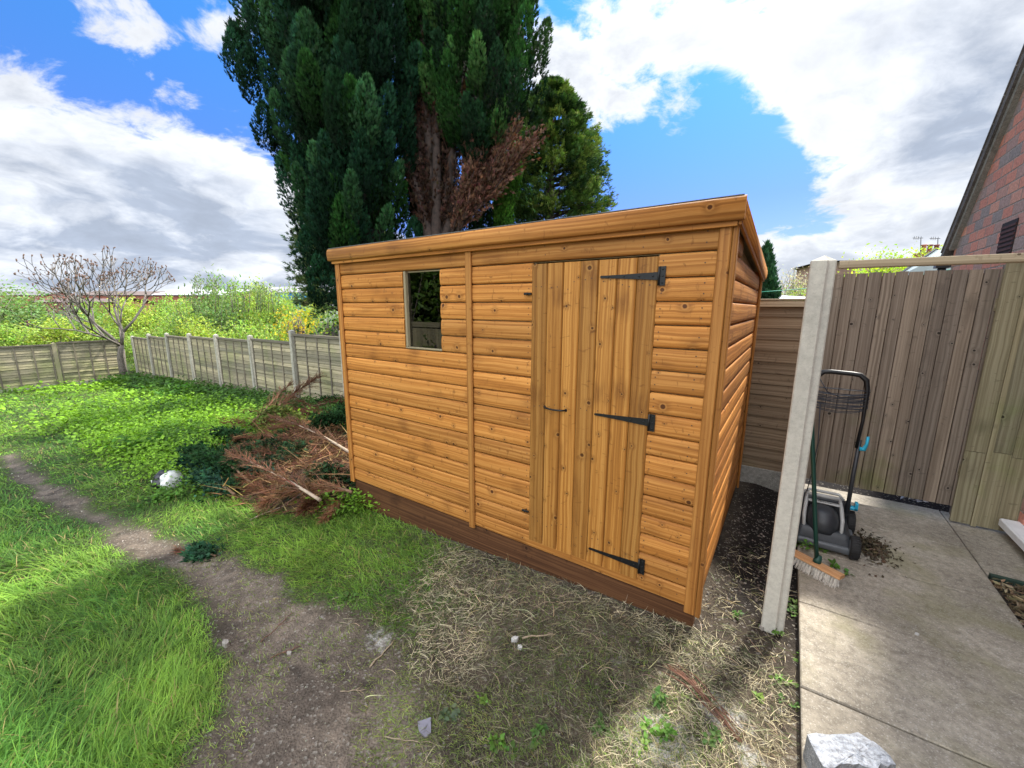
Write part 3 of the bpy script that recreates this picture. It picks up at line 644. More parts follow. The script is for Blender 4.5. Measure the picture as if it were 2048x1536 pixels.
# ------------------------------------------------------------------ brick house on the right
def brickmat():
    m = NT('house_brick'); P = m.N('ShaderNodeNewGeometry').outputs['Position']; s_ = m.N('ShaderNodeSeparateXYZ', ins={0: P}).outputs
    u = m.M('ADD', s_[1], s_[0]); v = s_[2]; H_, L_ = .112, .245
    row = m.M('FLOOR', m.M('DIVIDE', v, H_)); fv = m.M('FRACT', m.M('DIVIDE', v, H_))
    sh = m.M('MULTIPLY', m.M('MODULO', row, 2.0), .5)
    sh = m.M('ADD', sh, m.M('MULTIPLY', m.N('ShaderNodeTexWhiteNoise', noise_dimensions='1D', ins={'W': row}).outputs[0], .18))
    uu = m.M('ADD', m.M('DIVIDE', u, L_), sh); cu = m.M('FLOOR', uu); fu = m.M('FRACT', uu)
    rn = m.N('ShaderNodeTexWhiteNoise', noise_dimensions='2D', ins={'Vector': m.N('ShaderNodeCombineXYZ', ins={0: cu, 1: row}).outputs[0]}).outputs
    c = m.ramp(rn[0], [(0, (.62, .27, .20)), (.33, (.55, .235, .18)), (.52, (.46, .25, .21)), (.66, (.34, .27, .25)), (.82, (.28, .24, .235)), (1, (.64, .31, .23))], 'LINEAR')
    n = m.noise(P, 45, 4, .7); c = m.mix(1.0, c, m.ramp(n, [(.3, (.68, .68, .68)), (.7, (1.25, 1.25, 1.25))]), 'MULTIPLY')
    jn = m.M('MULTIPLY', m.M('SUBTRACT', m.noise(P, 22, 3), .5), .05)
    mv = m.M('MINIMUM', fv, m.M('SUBTRACT', 1.0, fv)); mu = m.M('MULTIPLY', m.M('MINIMUM', fu, m.M('SUBTRACT', 1.0, fu)), L_/H_)
    jt = m.map(m.M('ADD', m.M('MINIMUM', mv, mu), jn), .085, .045)
    c = m.mix(jt, c, m.mix(m.map(n, .4, .6), (.40, .34, .30), (.20, .17, .15)))
    m.bump(m.M('ADD', m.M('MULTIPLY', jt, -1.2), m.M('MULTIPLY', n, .4)), .7, .008)
    return m.set(c, .9, spec=.2)
M['brick'] = brickmat(); M['blocktop'] = concrete('broken_block_face', (.62, .64, .68), (.42, .45, .50), .3, 2.2, None, 1.6)
HX = 1.85; EY, EZ = 5.34, 2.36; RY = .35; RZ = EZ+(EY-RY)*1.16; SY = RY-(EY-RY)
house = empty('brick_house', (4.5, .3, -.2), 'red and grey brick house with a steep gable at the right edge', 'house')
wy0, wy1, wz0, wz1 = .9, 2.30, .03, 1.35
f = MB()
def quadx(y0, y1, z0, z1, x=HX): f.poly([(x, y0, z0), (x, y0, z1), (x, y1, z1), (x, y1, z0)], [(y0, z0), (y0, z1), (y1, z1), (y1, z0)])
quadx(SY, wy0, -.3, EZ); quadx(wy1, EY, -.3, EZ); quadx(wy0, wy1, -.3, wz0); quadx(wy0, wy1, wz1, EZ)
f.poly([(HX, SY, EZ), (HX, RY, RZ), (HX, EY, EZ)], [(0, 0)]*3)
for a, b in (((wy0, wz0), (wy1, wz0)), ((wy0, wz1), (wy1, wz1)), ((wy0, wz0), (wy0, wz1)), ((wy1, wz0), (wy1, wz1))):
    f.poly([(HX, a[0], a[1]), (HX, b[0], b[1]), (HX+.12, b[0], b[1]), (HX+.12, a[0], a[1])], [(0, 0)]*4)
f.poly([(HX, EY, -.3), (HX, EY, EZ), (HX+9, EY, EZ), (HX+9, EY, -.3)], [(0, 0)]*4); f.poly([(HX, SY, -.3), (HX, SY, EZ), (HX+9, SY, EZ), (HX+9, SY, -.3)], [(0, 0)]*4)
f.build('wall', M['brick'], house)
rfm = concrete('roof_tile', (.16, .14, .13), (.10, .09, .085), .2)
for nm_, sg in (('roof', 1), ('roof', -1)):
    ey = EY if sg > 0 else SY; d = Vector((0, (ey-RY), EZ-RZ)).normalized(); L = math.hypot(ey-RY, EZ-RZ)+.22; nrm = Vector((0, sg*(RZ-EZ), abs(ey-RY))).normalized()
    f = MB(); f.extrude(Vector((HX-.075, RY, RZ+.02))-d*.02, d, [(0, 0), (9.1, 0), (9.1, .09), (0, .09)], L, (1, 0, 0), nrm, .3)
    nrow = int(L/.26)
    for i in range(nrow): f.extrude(Vector((HX-.085, RY, RZ+.02))+d*(i*.26)+nrm*.09, d, [(0, 0), (9.1, 0), (9.1, .02), (0, .02)], .255, (1, 0, 0), (nrm-d*.0).normalized(), .1*(i % 7))
    ro = f.build(nm_, rfm, house)
    if sg > 0: o_roof = ro
# mortared verge under the tiles
f = MB(); d = Vector((0, EY-RY, EZ-RZ)).normalized(); nrm = Vector((0, RZ-EZ, EY-RY)).normalized()
f.extrude(Vector((HX-.05, RY, RZ+.0)), d, [(0, -.045), (.05, -.045), (.05, .018), (0, .018)], math.hypot(EY-RY, EZ-RZ), (1, 0, 0), nrm, .3); f.build('verge', M['gravel'], o_roof)
gm = flat('black_plastic_pipe', (.014, .015, .017), .45)
f = MB(); n_ = 8
pr = [(.06*math.cos(t), -.06*math.sin(t)) for t in np.linspace(0, math.pi, 9)]+[(-.052, .002), (.052, .002)]
f.extrude((HX-.16, EY+.10, EZ-.10), (1, 0, 0), pr, 6, (0, 1, 0), (0, 0, 1), .5); f.build('gutter', gm, house)
f = MB(); f.tube([(HX-.06, EY+.10, EZ-.14), (HX-.06, EY+.10, EZ-.30), (HX-.06, EY+.06, EZ-.42), (HX-.06, EY+.06, -.2)], .042, 10); f.box((HX-.13, EY+.03, EZ-.23), (HX+.01, EY+.17, EZ-.12), 2, bev=.01); f.build('downpipe', gm, house)
# ventilation brick
vb = on_x(2014, 480, HX); f = MB(); vy, vz = vb[1], vb[2]
for i in range(7): f.box((HX-.012, vy-.16, vz-.14+i*.042), (HX+.02, vy+.16, vz-.14+i*.042+.022), 1)
f.build('air_brick', flat('dark_red_clay', (.085, .03, .028), .9, 0, 30, .4), house)
f = MB(); f.box((HX-.006, vy-.17, vz-.16), (HX-.0015, vy+.17, vz+.17), 1); f.build('air_brick', flat('dark_void', (.02, .012, .012), .9), house)
# window and its sill
f = MB(); xw = HX+.05
for a, b in (((xw, wy0, wz0), (xw+.06, wy0+.07, wz1)), ((xw, wy1-.07, wz0), (xw+.06, wy1, wz1)), ((xw, 1.58, wz0), (xw+.06, 1.65, wz1))): f.box(a, b, 2, bev=.006)
for a, b in (((xw+.002, wy0+.07, wz0), (xw+.058, wy1-.07, wz0+.07)), ((xw+.002, wy0+.07, wz1-.07), (xw+.058, wy1-.07, wz1))): f.box(a, b, 1, bev=.006)
hw = f.build('window', M['white'], house); f = MB(); f.box((xw+.03, wy0+.05, wz0+.05), (xw+.036, wy1-.05, wz1-.05), 1); f.build('pane', M['glass'], hw)
f = MB(); f.box((HX-.10, wy0-.06, -.035), (HX+.05, wy1+.05, .028), 1, bev=.008); f.build('sill', M['sill'], hw)
f = MB(); f.box((HX+.45, wy0-.3, -.2), (HX+.5, wy1+.3, 1.6), 1); f.build('dim_room_sheet', flat('dim_interior', (.06, .055, .05), .95), house)  # dark sheet added behind the pane for the unlit room's shade
# ------------------------------------------------------------------ long lap fence to the left
LP = 1.0
def lap_panel(parent, a, b, zt, hgt, mat, toward, nb=5):
    """a,b ground-plane ends; slats horizontal with vertical battens on the side 'toward'"""
    A = Vector((b[0]-a[0], b[1]-a[1], 0)); L = A.length; A.normalize(); N = Vector((toward[0], toward[1], 0)); Z = Vector((0, 0, 1)); f = MB(); z = zt-hgt
    o = Vector((a[0], a[1], 0)); st = .088
    while z < zt-.03:
        h_ = min(.105, zt-z); t0 = random.uniform(-.003, .010); tilt = random.uniform(-.006, .006)
        Ad = (A+Z*tilt/L*2).normalized()
        f.extrude(o+Z*(z+random.uniform(-.006, .004)), Ad, [(0, .002), (0, .016+t0), (h_, .003), (h_, 0)], L, Z, N); z += st
    pn_ = f.build('panel', mat, parent)
    f = MB()
    for i in range(nb):
        t = .02+(L-.06)*i/(nb-1); f.extrude(o+A*t+Z*(zt-hgt-.01), Z, [(0, .012), (.038, .012), (.038, .030), (0, .030)], hgt, A, N)
    f.extrude(o+Z*(zt-.035), A, [(0, .031), (.035, .031), (.035, .044), (0, .044)], L, Z, N); f.extrude(o+Z*(zt+.001), A, [(0, -.02), (.016, -.02), (.016, .046), (0, .046)], L, Z, N)
    f.build('batten', M['batten'], pn_)
def cpost(parent, x, y, zb, zt, lean=0.0, mat=None):
    f = MB(); w_, d_ = .05, .052
    b_ = [(x-w_, y-d_), (x+w_, y-d_), (x+w_, y+d_), (x-w_, y+d_)]; t_ = [(px+lean+(px-x)*-.08, py) for px, py in b_]
    c_ = .012
    for i in range(4):
        j = (i+1) % 4; f.poly([(b_[i][0], b_[i][1], zb), (b_[j][0], b_[j][1], zb), (t_[j][0], t_[j][1], zt), (t_[i][0], t_[i][1], zt)], [(0, 0)]*4)
        f.poly([(t_[i][0], t_[i][1], zt), (t_[j][0], t_[j][1], zt), (x+lean, y, zt+.035)], [(0, 0)]*3)
    f.build('post', mat or M['post2'], parent)
bf = empty('boundary_fence', (-13, 2.65, tz(-13, 2.6)), 'long weathered grey lap fence with pale concrete posts running behind the lawn', 'fence')
FY = 2.66
fx = [-20.8, -18.87, -17.0, -15.02, -13.05, -11.0, -8.97, -7.05, -5.15, -3.25, -1.45]
ftop = [.44, .60, .70, .76, .81, .87, 1.07, 1.14, 1.2, 1.35, 1.6]
for i, (x, zt) in enumerate(zip(fx, ftop)):
    cpost(bf, x, FY-.02, tz(x, FY)-.2, zt, random.uniform(-.03, .02))
for i in range(len(fx)-1):
    zt = ftop[i]-.06 if i < 5 else (ftop[i]-.08 if i != 5 else .80); zg = tz((fx[i]+fx[i+1])/2, FY)
    zt = [.42, .53, .63, .69, .74, .80, 1.0, 1.05, 1.15, 1.3][i]
    lap_panel(bf, (fx[i]+.055, FY), (fx[i+1]-.055, FY), zt, min(1.55, zt-zg-.1), M['greyfence'], (0, -1))
    f = MB(); f.box((fx[i]+.052, FY-.035, zg-.35), (fx[i+1]-.052, FY+.015, zt-min(1.55, zt-zg-.1)-.003), 0, bev=.004); f.build('gravel_board', M['gravel'], bf)
lf = empty('end_fence', (-21.5, -.5, tz(-21.5, -.5)), 'weathered grey lap fence closing the far left end of the lawn', 'fence')
ly = [2.42, .64, -1.2, -3.05, -4.9, -6.8, -8.7, -10.6]; lt = [.30, .24, .17, .14, .10, .08, .06]
for i in range(7):
    zg = tz(-21.4, ly[i]); h_ = lt[i]-zg-.12
    lap_panel(lf, (-21.45, ly[i]-.06), (-21.45, ly[i+1]+.06), lt[i], h_, M['greyfence'], (1, 0))
    f = MB(); f.box((-21.49, ly[i+1]+.055, zg-.3), (-21.43, ly[i]-.055, lt[i]-h_-.003), 1, bev=.004); f.build('gravel_board', M['gravel'], lf)
    cpost(lf, -21.47, ly[i+1], zg-.2, lt[i]-.02, 0, M['greyfence'] if i == 0 else None)
# second fence beyond the boundary
sf = empty('neighbour_fence', (-12, 6.5, -.7), 'brown lap fence seen just above the long grey fence', 'fence')
for i in range(5):
    a = (-20+i*3.2, 8.2-i*.15); b = (-20+(i+1)*3.2-.08, 8.2-(i+1)*.15); lap_panel(sf, a, b, .86+.05*i, 1.5, M['lapdark'], (0, -1))
f = MB(); f.box((-8.6, 5.05, -.6), (-5.2, 5.1, 1.05), 0); tag(f.build('dark_fence', M['plinth']), 'short dark brown fence top glimpsed behind the fence nearest the shed', 'fence')
f = MB(); f.tube([(-15.2, 8.0, -.5), (-15.2, 8.0, 1.22)], .03, 6); tag(f.build('fence_stake', flat('dark_stake', (.05, .045, .04), .8)), 'thin dark stake standing above the brown fence behind the grey one', 'stake')
# ------------------------------------------------------------------ far buildings
def shedbuilding(name, px0, px1, ptop, peave, pbase, D, wallc, roofc, label, cat='building', group=None, skew=0.0, depth=12, lights=0):
    A = at_depth(px0, peave, D); B = at_depth(px1, peave, D*(1+skew)); T = at_depth(px0, ptop, D); zt = T[2]; ze = min(A[2], B[2]); zb = -9.0
    A = Vector(A); B = Vector(B); A.z = B.z = 0; d = (B-A).normalized(); n = Vector((-d.y, d.x, 0)); n = n if n.dot(Vector((CF[0], CF[1], 0))) > 0 else -n; L = (B-A).length
    e = empty(name, (A.x, A.y, -3), label, cat, group); f = MB(); Z = Vector((0, 0, 1))
    for a, b in ((A, B), (A, A+n*depth), (B, B+n*depth), (A+n*depth, B+n*depth)): f.poly([a+Z*zb, b+Z*zb, b+Z*ze, a+Z*ze], [(0, 0), (L, 0), (L, 5), (0, 5)])
    r_ = n*depth*.5
    for a in (A, B): f.poly([a+Z*ze, a+r_+Z*zt, a+n*depth+Z*ze], [(0, 0)]*3)
    f.build('wall', wallc, e); f = MB(); ov_ = d*.4
    for s0, s1 in ((A-ov_-n*.3+Z*(ze-.1), A-ov_+r_+Z*zt), (A-ov_+r_+Z*zt, A-ov_+n*(depth+.3)+Z*(ze-.1))):
        q = [s0, s0+d*(L+.8), s1+d*(L+.8), s1]; u = [(0, 0), (L, 0), (L, depth/2), (0, depth/2)]; f.poly(q, u); f.poly([p+Z*.15 for p in q], u)
    ro = f.build('roof', roofc, e)
    for k_ in range(lights):
        t = (k_+.5)/lights; f = MB(); s0 = A-n*.0+Z*ze; s1 = A+r_+Z*zt; p0 = s0.lerp(s1, .25 if k_ % 2 else .55)+d*(L*t)+Z*.22; v_ = (s1-s0)*.16
        f.poly([p0, p0+d*L*.09, p0+d*L*.09+v_, p0+v_], [(0, 0)]*4); f.build('skylight', M['white'], ro)
    return e
def ribbed(name, c, c2, freq=2.0):
    m = NT(name); uvn = m.N('ShaderNodeUVMap', uv_map='UVMap').outputs[0]; u = m.N('ShaderNodeSeparateXYZ', ins={0: uvn}).outputs[0]
    s_ = m.M('SINE', m.M('MULTIPLY', u, freq*6.283)); P = m.N('ShaderNodeNewGeometry').outputs['Position']
    return m.set(m.mix(m.map(s_, -.3, .6), c, m.mix(m.map(m.noise(P, .5, 3), .4, .6), c, c2)), .6)
rib = ribbed('pale_ribbed_roof', (.55, .56, .58), (.42, .43, .46), .5); brk = flat('far_red_brick', (.26, .085, .06), .9, 0, .8, .35); greyroof = ribbed('grey_sheet_roof', (.26, .25, .27), (.2, .19, .21), .6)
shedbuilding('warehouse', 306, 455, 577, 590, 640, 75, brk, rib, 'warehouse with a pale ribbed roof and red walls beyond the green thicket', depth=14)
shedbuilding('factory_unit', 470, 690, 572, 584, 640, 95, flat('bright_blue_sheet', (.03, .25, .5), .6, 0, .4, .3), greyroof, 'long low grey roofed unit with bright blue wall left of the shed', skew=-.1, lights=3, depth=16)
shedbuilding('outbuilding', 628, 700, 596, 612, 640, 60, ribbed('grey_cladding', (.42, .40, .40), (.3, .29, .3), 1.2), greyroof, 'small grey clad outbuilding in front of the blue unit', depth=5)
shedbuilding('brick_hall', 60, 215, 597, 604, 650, 85, brk, flat('dull_brown_roof', (.16, .11, .10), .9, 0, .5, .3), 'dark red brick hall behind the bare tree at far left', depth=12)
shedbuilding('terrace_row', 160, 330, 582, 590, 640, 120, brk, flat('dull_red_roof', (.16, .12, .105), .9, 0, .5, .3), 'row of red brick terraced houses on the left skyline', depth=9, cat='terrace')
shedbuilding('terrace_row', -60, 90, 582, 590, 640, 130, brk, flat('slate_far_roof', (.17, .16, .17), .9, 0, .5, .3), 'grey roofed terrace on the skyline at the far left edge', depth=9, cat='terrace')
# right side, beyond the gate
shedbuilding('low_garage', 1520, 1640, 598, 602, 640, 10, flat('pale_render', (.45, .43, .40), .9), greyroof, 'low grey roofed outbuilding behind the dark lap fence', depth=4)
hb = shedbuilding('far_house', 1712, 1905, 516, 522, 600, 38, flat('far_pale_brick', (.36, .22, .17), .9, 0, .8, .3), flat('far_brown_roof', (.20, .14, .12), .9, 0, .5, .3), 'distant brown roofed house above the timber gate', depth=8, cat='house')
ch = empty('chimney_stack', at_depth(1866, 505, 30), 'red chimney pots with tv aerials above the conservatory roof', 'chimney'); f = MB()
c0 = Vector(at_depth(1866, 505, 30)); f.box((c0.x-1.0, c0.y-.4, c0.z-4), (c0.x+1.2, c0.y+.4, c0.z+.0), 2); f.build('stack', brk, ch)
for px_p in (1846, 1858, 1871):
    q = Vector(at_depth(px_p, 505, 30)); f = MB(); f.lathe((q.x, q.y, c0.z+.0), (0, 0, 1), [(0, .17), (.1, .15), (.45, .13), (.48, .17), (.55, .17)], 10); f.build('chimney_pot', flat('terracotta', (.36, .13, .08), .9) if px_p == 1846 else brk, ch)
for px_p, ptop in ((1842, 476), (1876, 477)):
    b = Vector(at_depth(px_p-1, 506, 29.8)); t = Vector(at_depth(px_p, ptop, 29.8)); f = MB(); f.tube([b, t], .025, 5); cr = Vector(CR); f.tube([t-cr*.6, t+cr*.15], .02, 5)
    for s_ in (-.5, -.35, -.2, 0): f.tube([t+cr*s_-Vector((0, 0, .12)), t+cr*s_+Vector((0, 0, .12))], .012, 4)
    f.build('tv_aerial', M['black'], ch)
# conservatory roof beside the house
cv = empty('conservatory', (1.5, 9, 0), 'glass roofed white conservatory glimpsed over the gate beside the brick house', 'conservatory')
f = MB(); p = [Vector(at_depth(*a)) for a in ((1790, 556, 9.5), (1872, 500, 9.5), (1908, 498, 8.2), (1908, 560, 8.2))]
gl_ = flat('pale_glazing', (.50, .58, .56), .15, 0, 2, .25)
f.poly(p, [(0, 0)]*4); f.poly([q-Vector((0, 0, .03)) for q in p], [(0, 0)]*4); f.build('roof_glazing', gl_, cv)
f = MB(); f.obox((p[0]+p[1])/2, p[1]-p[0], (0, 0, 1), (p[1]-p[0]).length, .06, .05); f.build('ridge_bar', gm, cv)
f = MB(); a = Vector(at_depth(1826, 538, 9.2)); b = Vector(at_depth(1826, 560, 9.2)); f.tube([a, b], .03, 6); f.box((min(p[0].x, p[2].x)+.2, 8.6, -.5), (1.8, 8.66, p[0].z-.1), 0); f.build('wall', M['white'], cv)
f = MB()
def sag(a, b, s_, n=14): return [Vector(a).lerp(Vector(b), i/n)-Vector((0, 0, s_*4*(i/n)*(1-i/n))) for i in range(n+1)]
f.tube(sag(at_depth(1505, 585, 4.6), at_depth(2060, 500, 8.0), .12), .004, 5)
tag(f.build('washing_line', flat('green_cord', (.05, .45, .28), .6)), 'thin green washing line stretched beyond the shed and gate', 'washing line')
# ------------------------------------------------------------------ lawn mower
def fr3(o, x, y, z): return Vector(o)+Vector(x)*y
mw = empty('lawn_mower', (.66, 1.56, -.10), 'grey electric lawn mower with turquoise clips parked at the end of the patio', 'lawn mower')
mg = flat('mower_dark_plastic', (.030, .034, .040), .42, 0, 40, .2); mgr = flat('mower_grey_plastic', (.10, .11, .12), .4, 0, 40, .15); mpl = flat('mower_pale_plastic', (.38, .385, .37), .45, 0, 25, .15); mt = flat('turquoise_plastic', (.01, .34, .52), .35); tyr = flat('tyre', (.018, .018, .018), .8, 0, 60, .3, .3)
import bmesh
def bev_box(name, cx, cy, cz, sx, sy, sz, mat, parent, bev=.02, seg=3, taper=(1, 1), shear=0.0, rz=0.0):
    bm = bmesh.new(); bmesh.ops.create_cube(bm, size=1)
    for v in bm.verts:
        t = v.co.z+.5; v.co.x *= sx*(1+(taper[0]-1)*t); v.co.y = v.co.y*sy*(1+(taper[1]-1)*t)+shear*t; v.co.z *= sz
    bmesh.ops.bevel(bm, geom=bm.edges[:], offset=bev, segments=seg, affect='EDGES', profile=.6)
    for fc in bm.faces: fc.smooth = True
    R_ = Matrix.Rotation(rz, 4, 'Z')
    for v in bm.verts: v.co = R_ @ v.co+Vector((cx, cy, cz))
    me = bpy.data.meshes.new(name); bm.to_mesh(me); bm.free(); return link(name, me, parent, mat)
mx, my = .612, 1.49
deck = bev_box('deck', mx, my, -.005, .36, .42, .11, mg, mw, .035, 4, (.82, .88))
bev_box('skirt', mx, my-.005, -.052, .385, .44, .05, mgr, deck, .015, 2)
# rounded motor hood: ribbed dark dome with a pale collar
bm = bmesh.new(); bmesh.ops.create_uvsphere(bm, u_segments=28, v_segments=16, radius=1)
for v in bm.verts:
    v.co = Vector((math.copysign(abs(v.co.x)**.8, v.co.x)*.098, math.copysign(abs(v.co.y)**.75, v.co.y)*.15, math.copysign(abs(v.co.z)**.7, v.co.z)*.125)); v.co.z = max(v.co.z, -.03)
    k_ = abs(v.co.x)
    if abs(k_-.062) < .008: v.co *= .97
    v.co += Vector((mx-.01, my-.055, .055))
for fc in bm.faces: fc.smooth = True
me = bpy.data.meshes.new('motor_cover'); bm.to_mesh(me); bm.free(); mc = link('motor_cover', me, mw, mg)
f = MB(); fx_ = mx-.01
for sg in (-1, 1): f.tube([(fx_+sg*.108, my-.17, .03), (fx_+sg*.112, my-.10, .11), (fx_+sg*.105, my-.01, .175), (fx_+sg*.10, my+.09, .20)], [.010, .013, .013, .011], 8)
f.tube([(fx_-.10, my+.09, .20), (fx_+.10, my+.09, .20)], .016, 8); f.obox((fx_, my+.015, .178), (1, 0, 0), (0, 1, -.25), .185, .085, .012, bev=.004); f.build('carry_frame', mpl, mc)
f = MB()   # small dark lettering strip marks on the pale collar
for i in range(7): f.obox((fx_-.045+i*.014, my-.012, .1925), (1, 0, 0), (0, 1, -.25), .009, .016, .002)
f.build('badge', mg, mc)
f = MB(); f.tube([(fx_-.13, my+.15, .175), (fx_-.08, my+.17, .205), (fx_+.10, my+.17, .205), (fx_+.13, my+.15, .175)], .012, 8); f.build('box_handle', mpl, mw)
bev_box('rear_flap', mx, my+.19, .09, .34, .06, .13, mg, mw, .015, 2)
def wheel(x, y, r_, w_):
    f = MB(); f.lathe((x-w_/2, y, -.10+r_+.001), (1, 0, 0), [(0, r_*.86), (.004, r_*.96), (.012, r_), (w_-.012, r_), (w_-.004, r_*.96), (w_, r_*.86)], 28)
    wh = f.build('wheel', tyr, mw)
    f = MB()
    for i in range(28):
        t = 2*math.pi*i/28; f.obox((x, y+math.cos(t)*(r_+.001), -.10+r_+.001+math.sin(t)*(r_+.001)), (1, 0, .12), (0, -math.sin(t), math.cos(t)), w_*.8, r_*.09, .004)
    f.build('tread', tyr, wh); f = MB(); f.lathe((x-w_/2-.003, y, -.10+r_+.001), (1, 0, 0), [(0, r_*.55), (.004, r_*.7), (w_+.002, r_*.7), (w_+.006, r_*.55), (w_+.008, .012), (w_+.012, .01)], 20); f.build('hub', mgr, wh)
wheel(mx+.175, my-.19, .078, .055); wheel(mx-.175, my-.19, .078, .055); wheel(mx+.185, my+.20, .088, .05); wheel(mx-.185, my+.20, .088, .05)
# handle: lower tubes, clips, upper loop
xr_, xl_ = .760, .455
Lr = [(xr_-.005, my+.10, .10), (xr_+.0, my+.135, .40), (xr_+.008, my+.165, .66)]; Ll = [(xl_+.0, my+.10, .10), (xl_, my+.135, .40), (xl_-.004, my+.165, .66)]
f = MB()
for a in (Lr, Ll): f.tube(a, .0135, 8)
f.build('lower_handle', mg, mw)
f = MB(); hp_ = [(xr_-.006, my+.150, .60), (xr_+.006, my+.165, .80), (xr_+.004, my+.175, 1.03), (xr_-.008, my+.182, 1.10), (xr_-.045, my+.186, 1.135), (xr_-.09, my+.187, 1.14), (xl_+.09, my+.187, 1.145), (xl_+.045, my+.186, 1.14), (xl_+.008, my+.182, 1.10), (xl_-.004, my+.175, 1.03), (xl_-.004, my+.165, .80), (xl_+.004, my+.15, .60)]
f.tube(hp_, [.011, .011, .016, .018, .018, .017, .017, .018, .018, .016, .011, .011], 10); up_ = f.build('upper_handle', M['black'], mw)
f = MB(); f.tube([(xr_+.012, my+.14, .60), (xr_+.035, my+.135, .60), (xr_+.045, my+.13, .64), (xr_+.046, my+.13, .70)], [.017, .016, .010, .009], 8); f.build('clip', mt, mw)
f = MB(); f.tube([(xl_-.012, my+.14, .60), (xl_-.035, my+.135, .60), (xl_-.045, my+.13, .70)], [.017, .016, .009], 8); f.build('clip', mt, mw)
f = MB(); f.obox((xr_+.02, my+.19, .115), (1, 0, 0), (0, 1, 0), .085, .05, .025, bev=.008); f.obox((xr_+.055, my+.19, .135), (1, 0, 0), (0, 1, 0), .018, .05, .06, bev=.006); f.build('clip', mt, mw)
f = MB()
for i in range(11):      # mains cable wound round the handle
    z0 = .895+i*.0135+random.uniform(-.006, .006); y0 = my+.172; s_ = random.uniform(.0, .07); pts = []
    for k_ in range(25):
        t = k_/24*2*math.pi; cx_ = (xl_+xr_)/2; pts.append((cx_+math.cos(t)*((xr_-xl_)/2+.020+random.uniform(0, .003)), y0+math.sin(t)*(.022+.002*(i % 4)), z0-s_*math.sin(math.acos(max(-1, min(1, math.cos(t)))))*.9+random.uniform(-.002, .002)))
    f.tube(pts, .0028, 5, caps=False)
f.tube([(xl_+.02, my+.16, 1.10), (xl_+.08, my+.15, 1.00), (xl_+.16, my+.15, .965), (xr_-.03, my+.15, .975)], .0036, 5)
f.tube([(xl_+.05, my+.15, .90), (xl_+.07, my+.12, .6), (xl_+.06, my+.13, .35), (xl_+.04, my+.14, .12)], .0036, 5)
f.build('cable', flat('cable', (.014, .017, .028), .4), mw)
# ------------------------------------------------------------------ broom
br = empty('broom', (.57, .93, -.1), 'stiff broom with a wooden head and dark green handle in front of the mower', 'broom')
A_ = Vector(on_z(1590, 1106, -.03)); B_ = Vector(on_z(1679, 1152, -.03)); dB = (B_-A_).normalized(); side = Vector((-dB.y, dB.x, 0)); mid = (A_+B_)/2; Lb = (B_-A_).length
f = MB(); up2 = (Vector((0, 0, 1))*.9+side*.25).normalized()
n_ = 12; secs = []
hdm = M['broomwood']
prf = [(-.028, -.011), (.028, -.011), (.030, 0), (.022, .013), (-.022, .013), (-.030, 0)]
f.extrude(A_-dB*.015, dB, prf, Lb+.03, side, up2, .2); hd = f.build('head', hdm, br)
f = MB(); rnd_ = random.Random(5)
for i in range(15):
    for j in range(4):
        root = A_+dB*(Lb*(i+.5)/15)+side*(-.020+.0135*j)-up2*.011
        for q in range(12):
            a = rnd_.uniform(0, 6.28); tip = root-up2*.078+dB*(rnd_.gauss(0, .006)+(i-7)*.001)+side*(rnd_.gauss(0, .006)+(j-1.5)*.006)
            r0 = root+dB*rnd_.gauss(0, .002)+side*rnd_.gauss(0, .002); tip.z = max(tip.z, -.099)
            s_ = dB*math.cos(a)*.0013+side*math.sin(a)*.0013
            f.poly([r0-s_, r0+s_, tip+s_*.7, tip-s_*.7], [(0, 0)]*4, rnd_.random())
f.build('bristles', flat('bristle', (.78, .74, .66), .8, 0, 60, .3), hd)
hb_ = mid-dB*.0+up2*.012; ht = Vector(on_y(1624, 860, .99)); 
f = MB(); f.lathe(hb_-up2*.002, up2, [(0, .024), (.02, .022), (.05, .017)], 12); f.build('socket', flat('green_socket', (.012, .06, .045), .5), br)
f = MB(); f.tube([hb_, hb_.lerp(ht, .3), hb_.lerp(ht, .7), ht, ht+(ht-hb_)*.12], .0125, 10); f.build('handle', flat('dark_green_metal', (.008, .055, .042), .35, .2), br)
# ------------------------------------------------------------------ loose things
f = MB(); c0 = [on_z(1608, 1466, .0), on_z(1725, 1470, .0), on_z(1768, 1497, .0), on_z(1793, 1528, .0), on_z(1748, 1535, .0), on_z(1700, 1529, .0), on_z(1646, 1537, .0)]
bm = bmesh.new(); rngb = random.Random(2)
def ragged(pts, n=5, a=.004):
    out = []
    for i in range(len(pts)):
        p, q = np.array(pts[i]), np.array(pts[(i+1) % len(pts)])
        for k_ in range(n):
            t = k_/n; v = p*(1-t)+q*t; out.append(Vector(v)+Vector((rngb.gauss(0, a), rngb.gauss(0, a), rngb.gauss(0, a*.5))))
    return out
top = ragged(c0); cen = sum(top, Vector())/len(top)
bm2 = MB(); NR = 9
rings = [[cen.lerp(p, 1-k_/NR)+Vector((0, 0, rngb.gauss(0, .0035)*.5+(.003 if k_ else 0))) for p in top] for k_ in range(NR)]
for a, b in zip(rings[:-1], rings[1:]):
    for i in range(len(top)):
        j = (i+1) % len(top); bm2.poly([a[i], a[j], b[j], b[i]], [(0, 0)]*4)
bm2.poly(rings[-1], [(0, 0)]*len(top))
blk = MB()
lowr = [Vector((cen.x+(p.x-cen.x)*1.02, cen.y+(p.y-cen.y)*1.02-.004, -.098)) for p in top]
for i in range(len(top)):
    j = (i+1) % len(top); m1, m2 = top[i].lerp(lowr[i], .5)+Vector((rngb.gauss(0, .003), rngb.gauss(0, .003), 0)), top[j].lerp(lowr[j], .5)
    blk.poly([lowr[i], lowr[j], top[j], top[i]], [(0, 0)]*4)
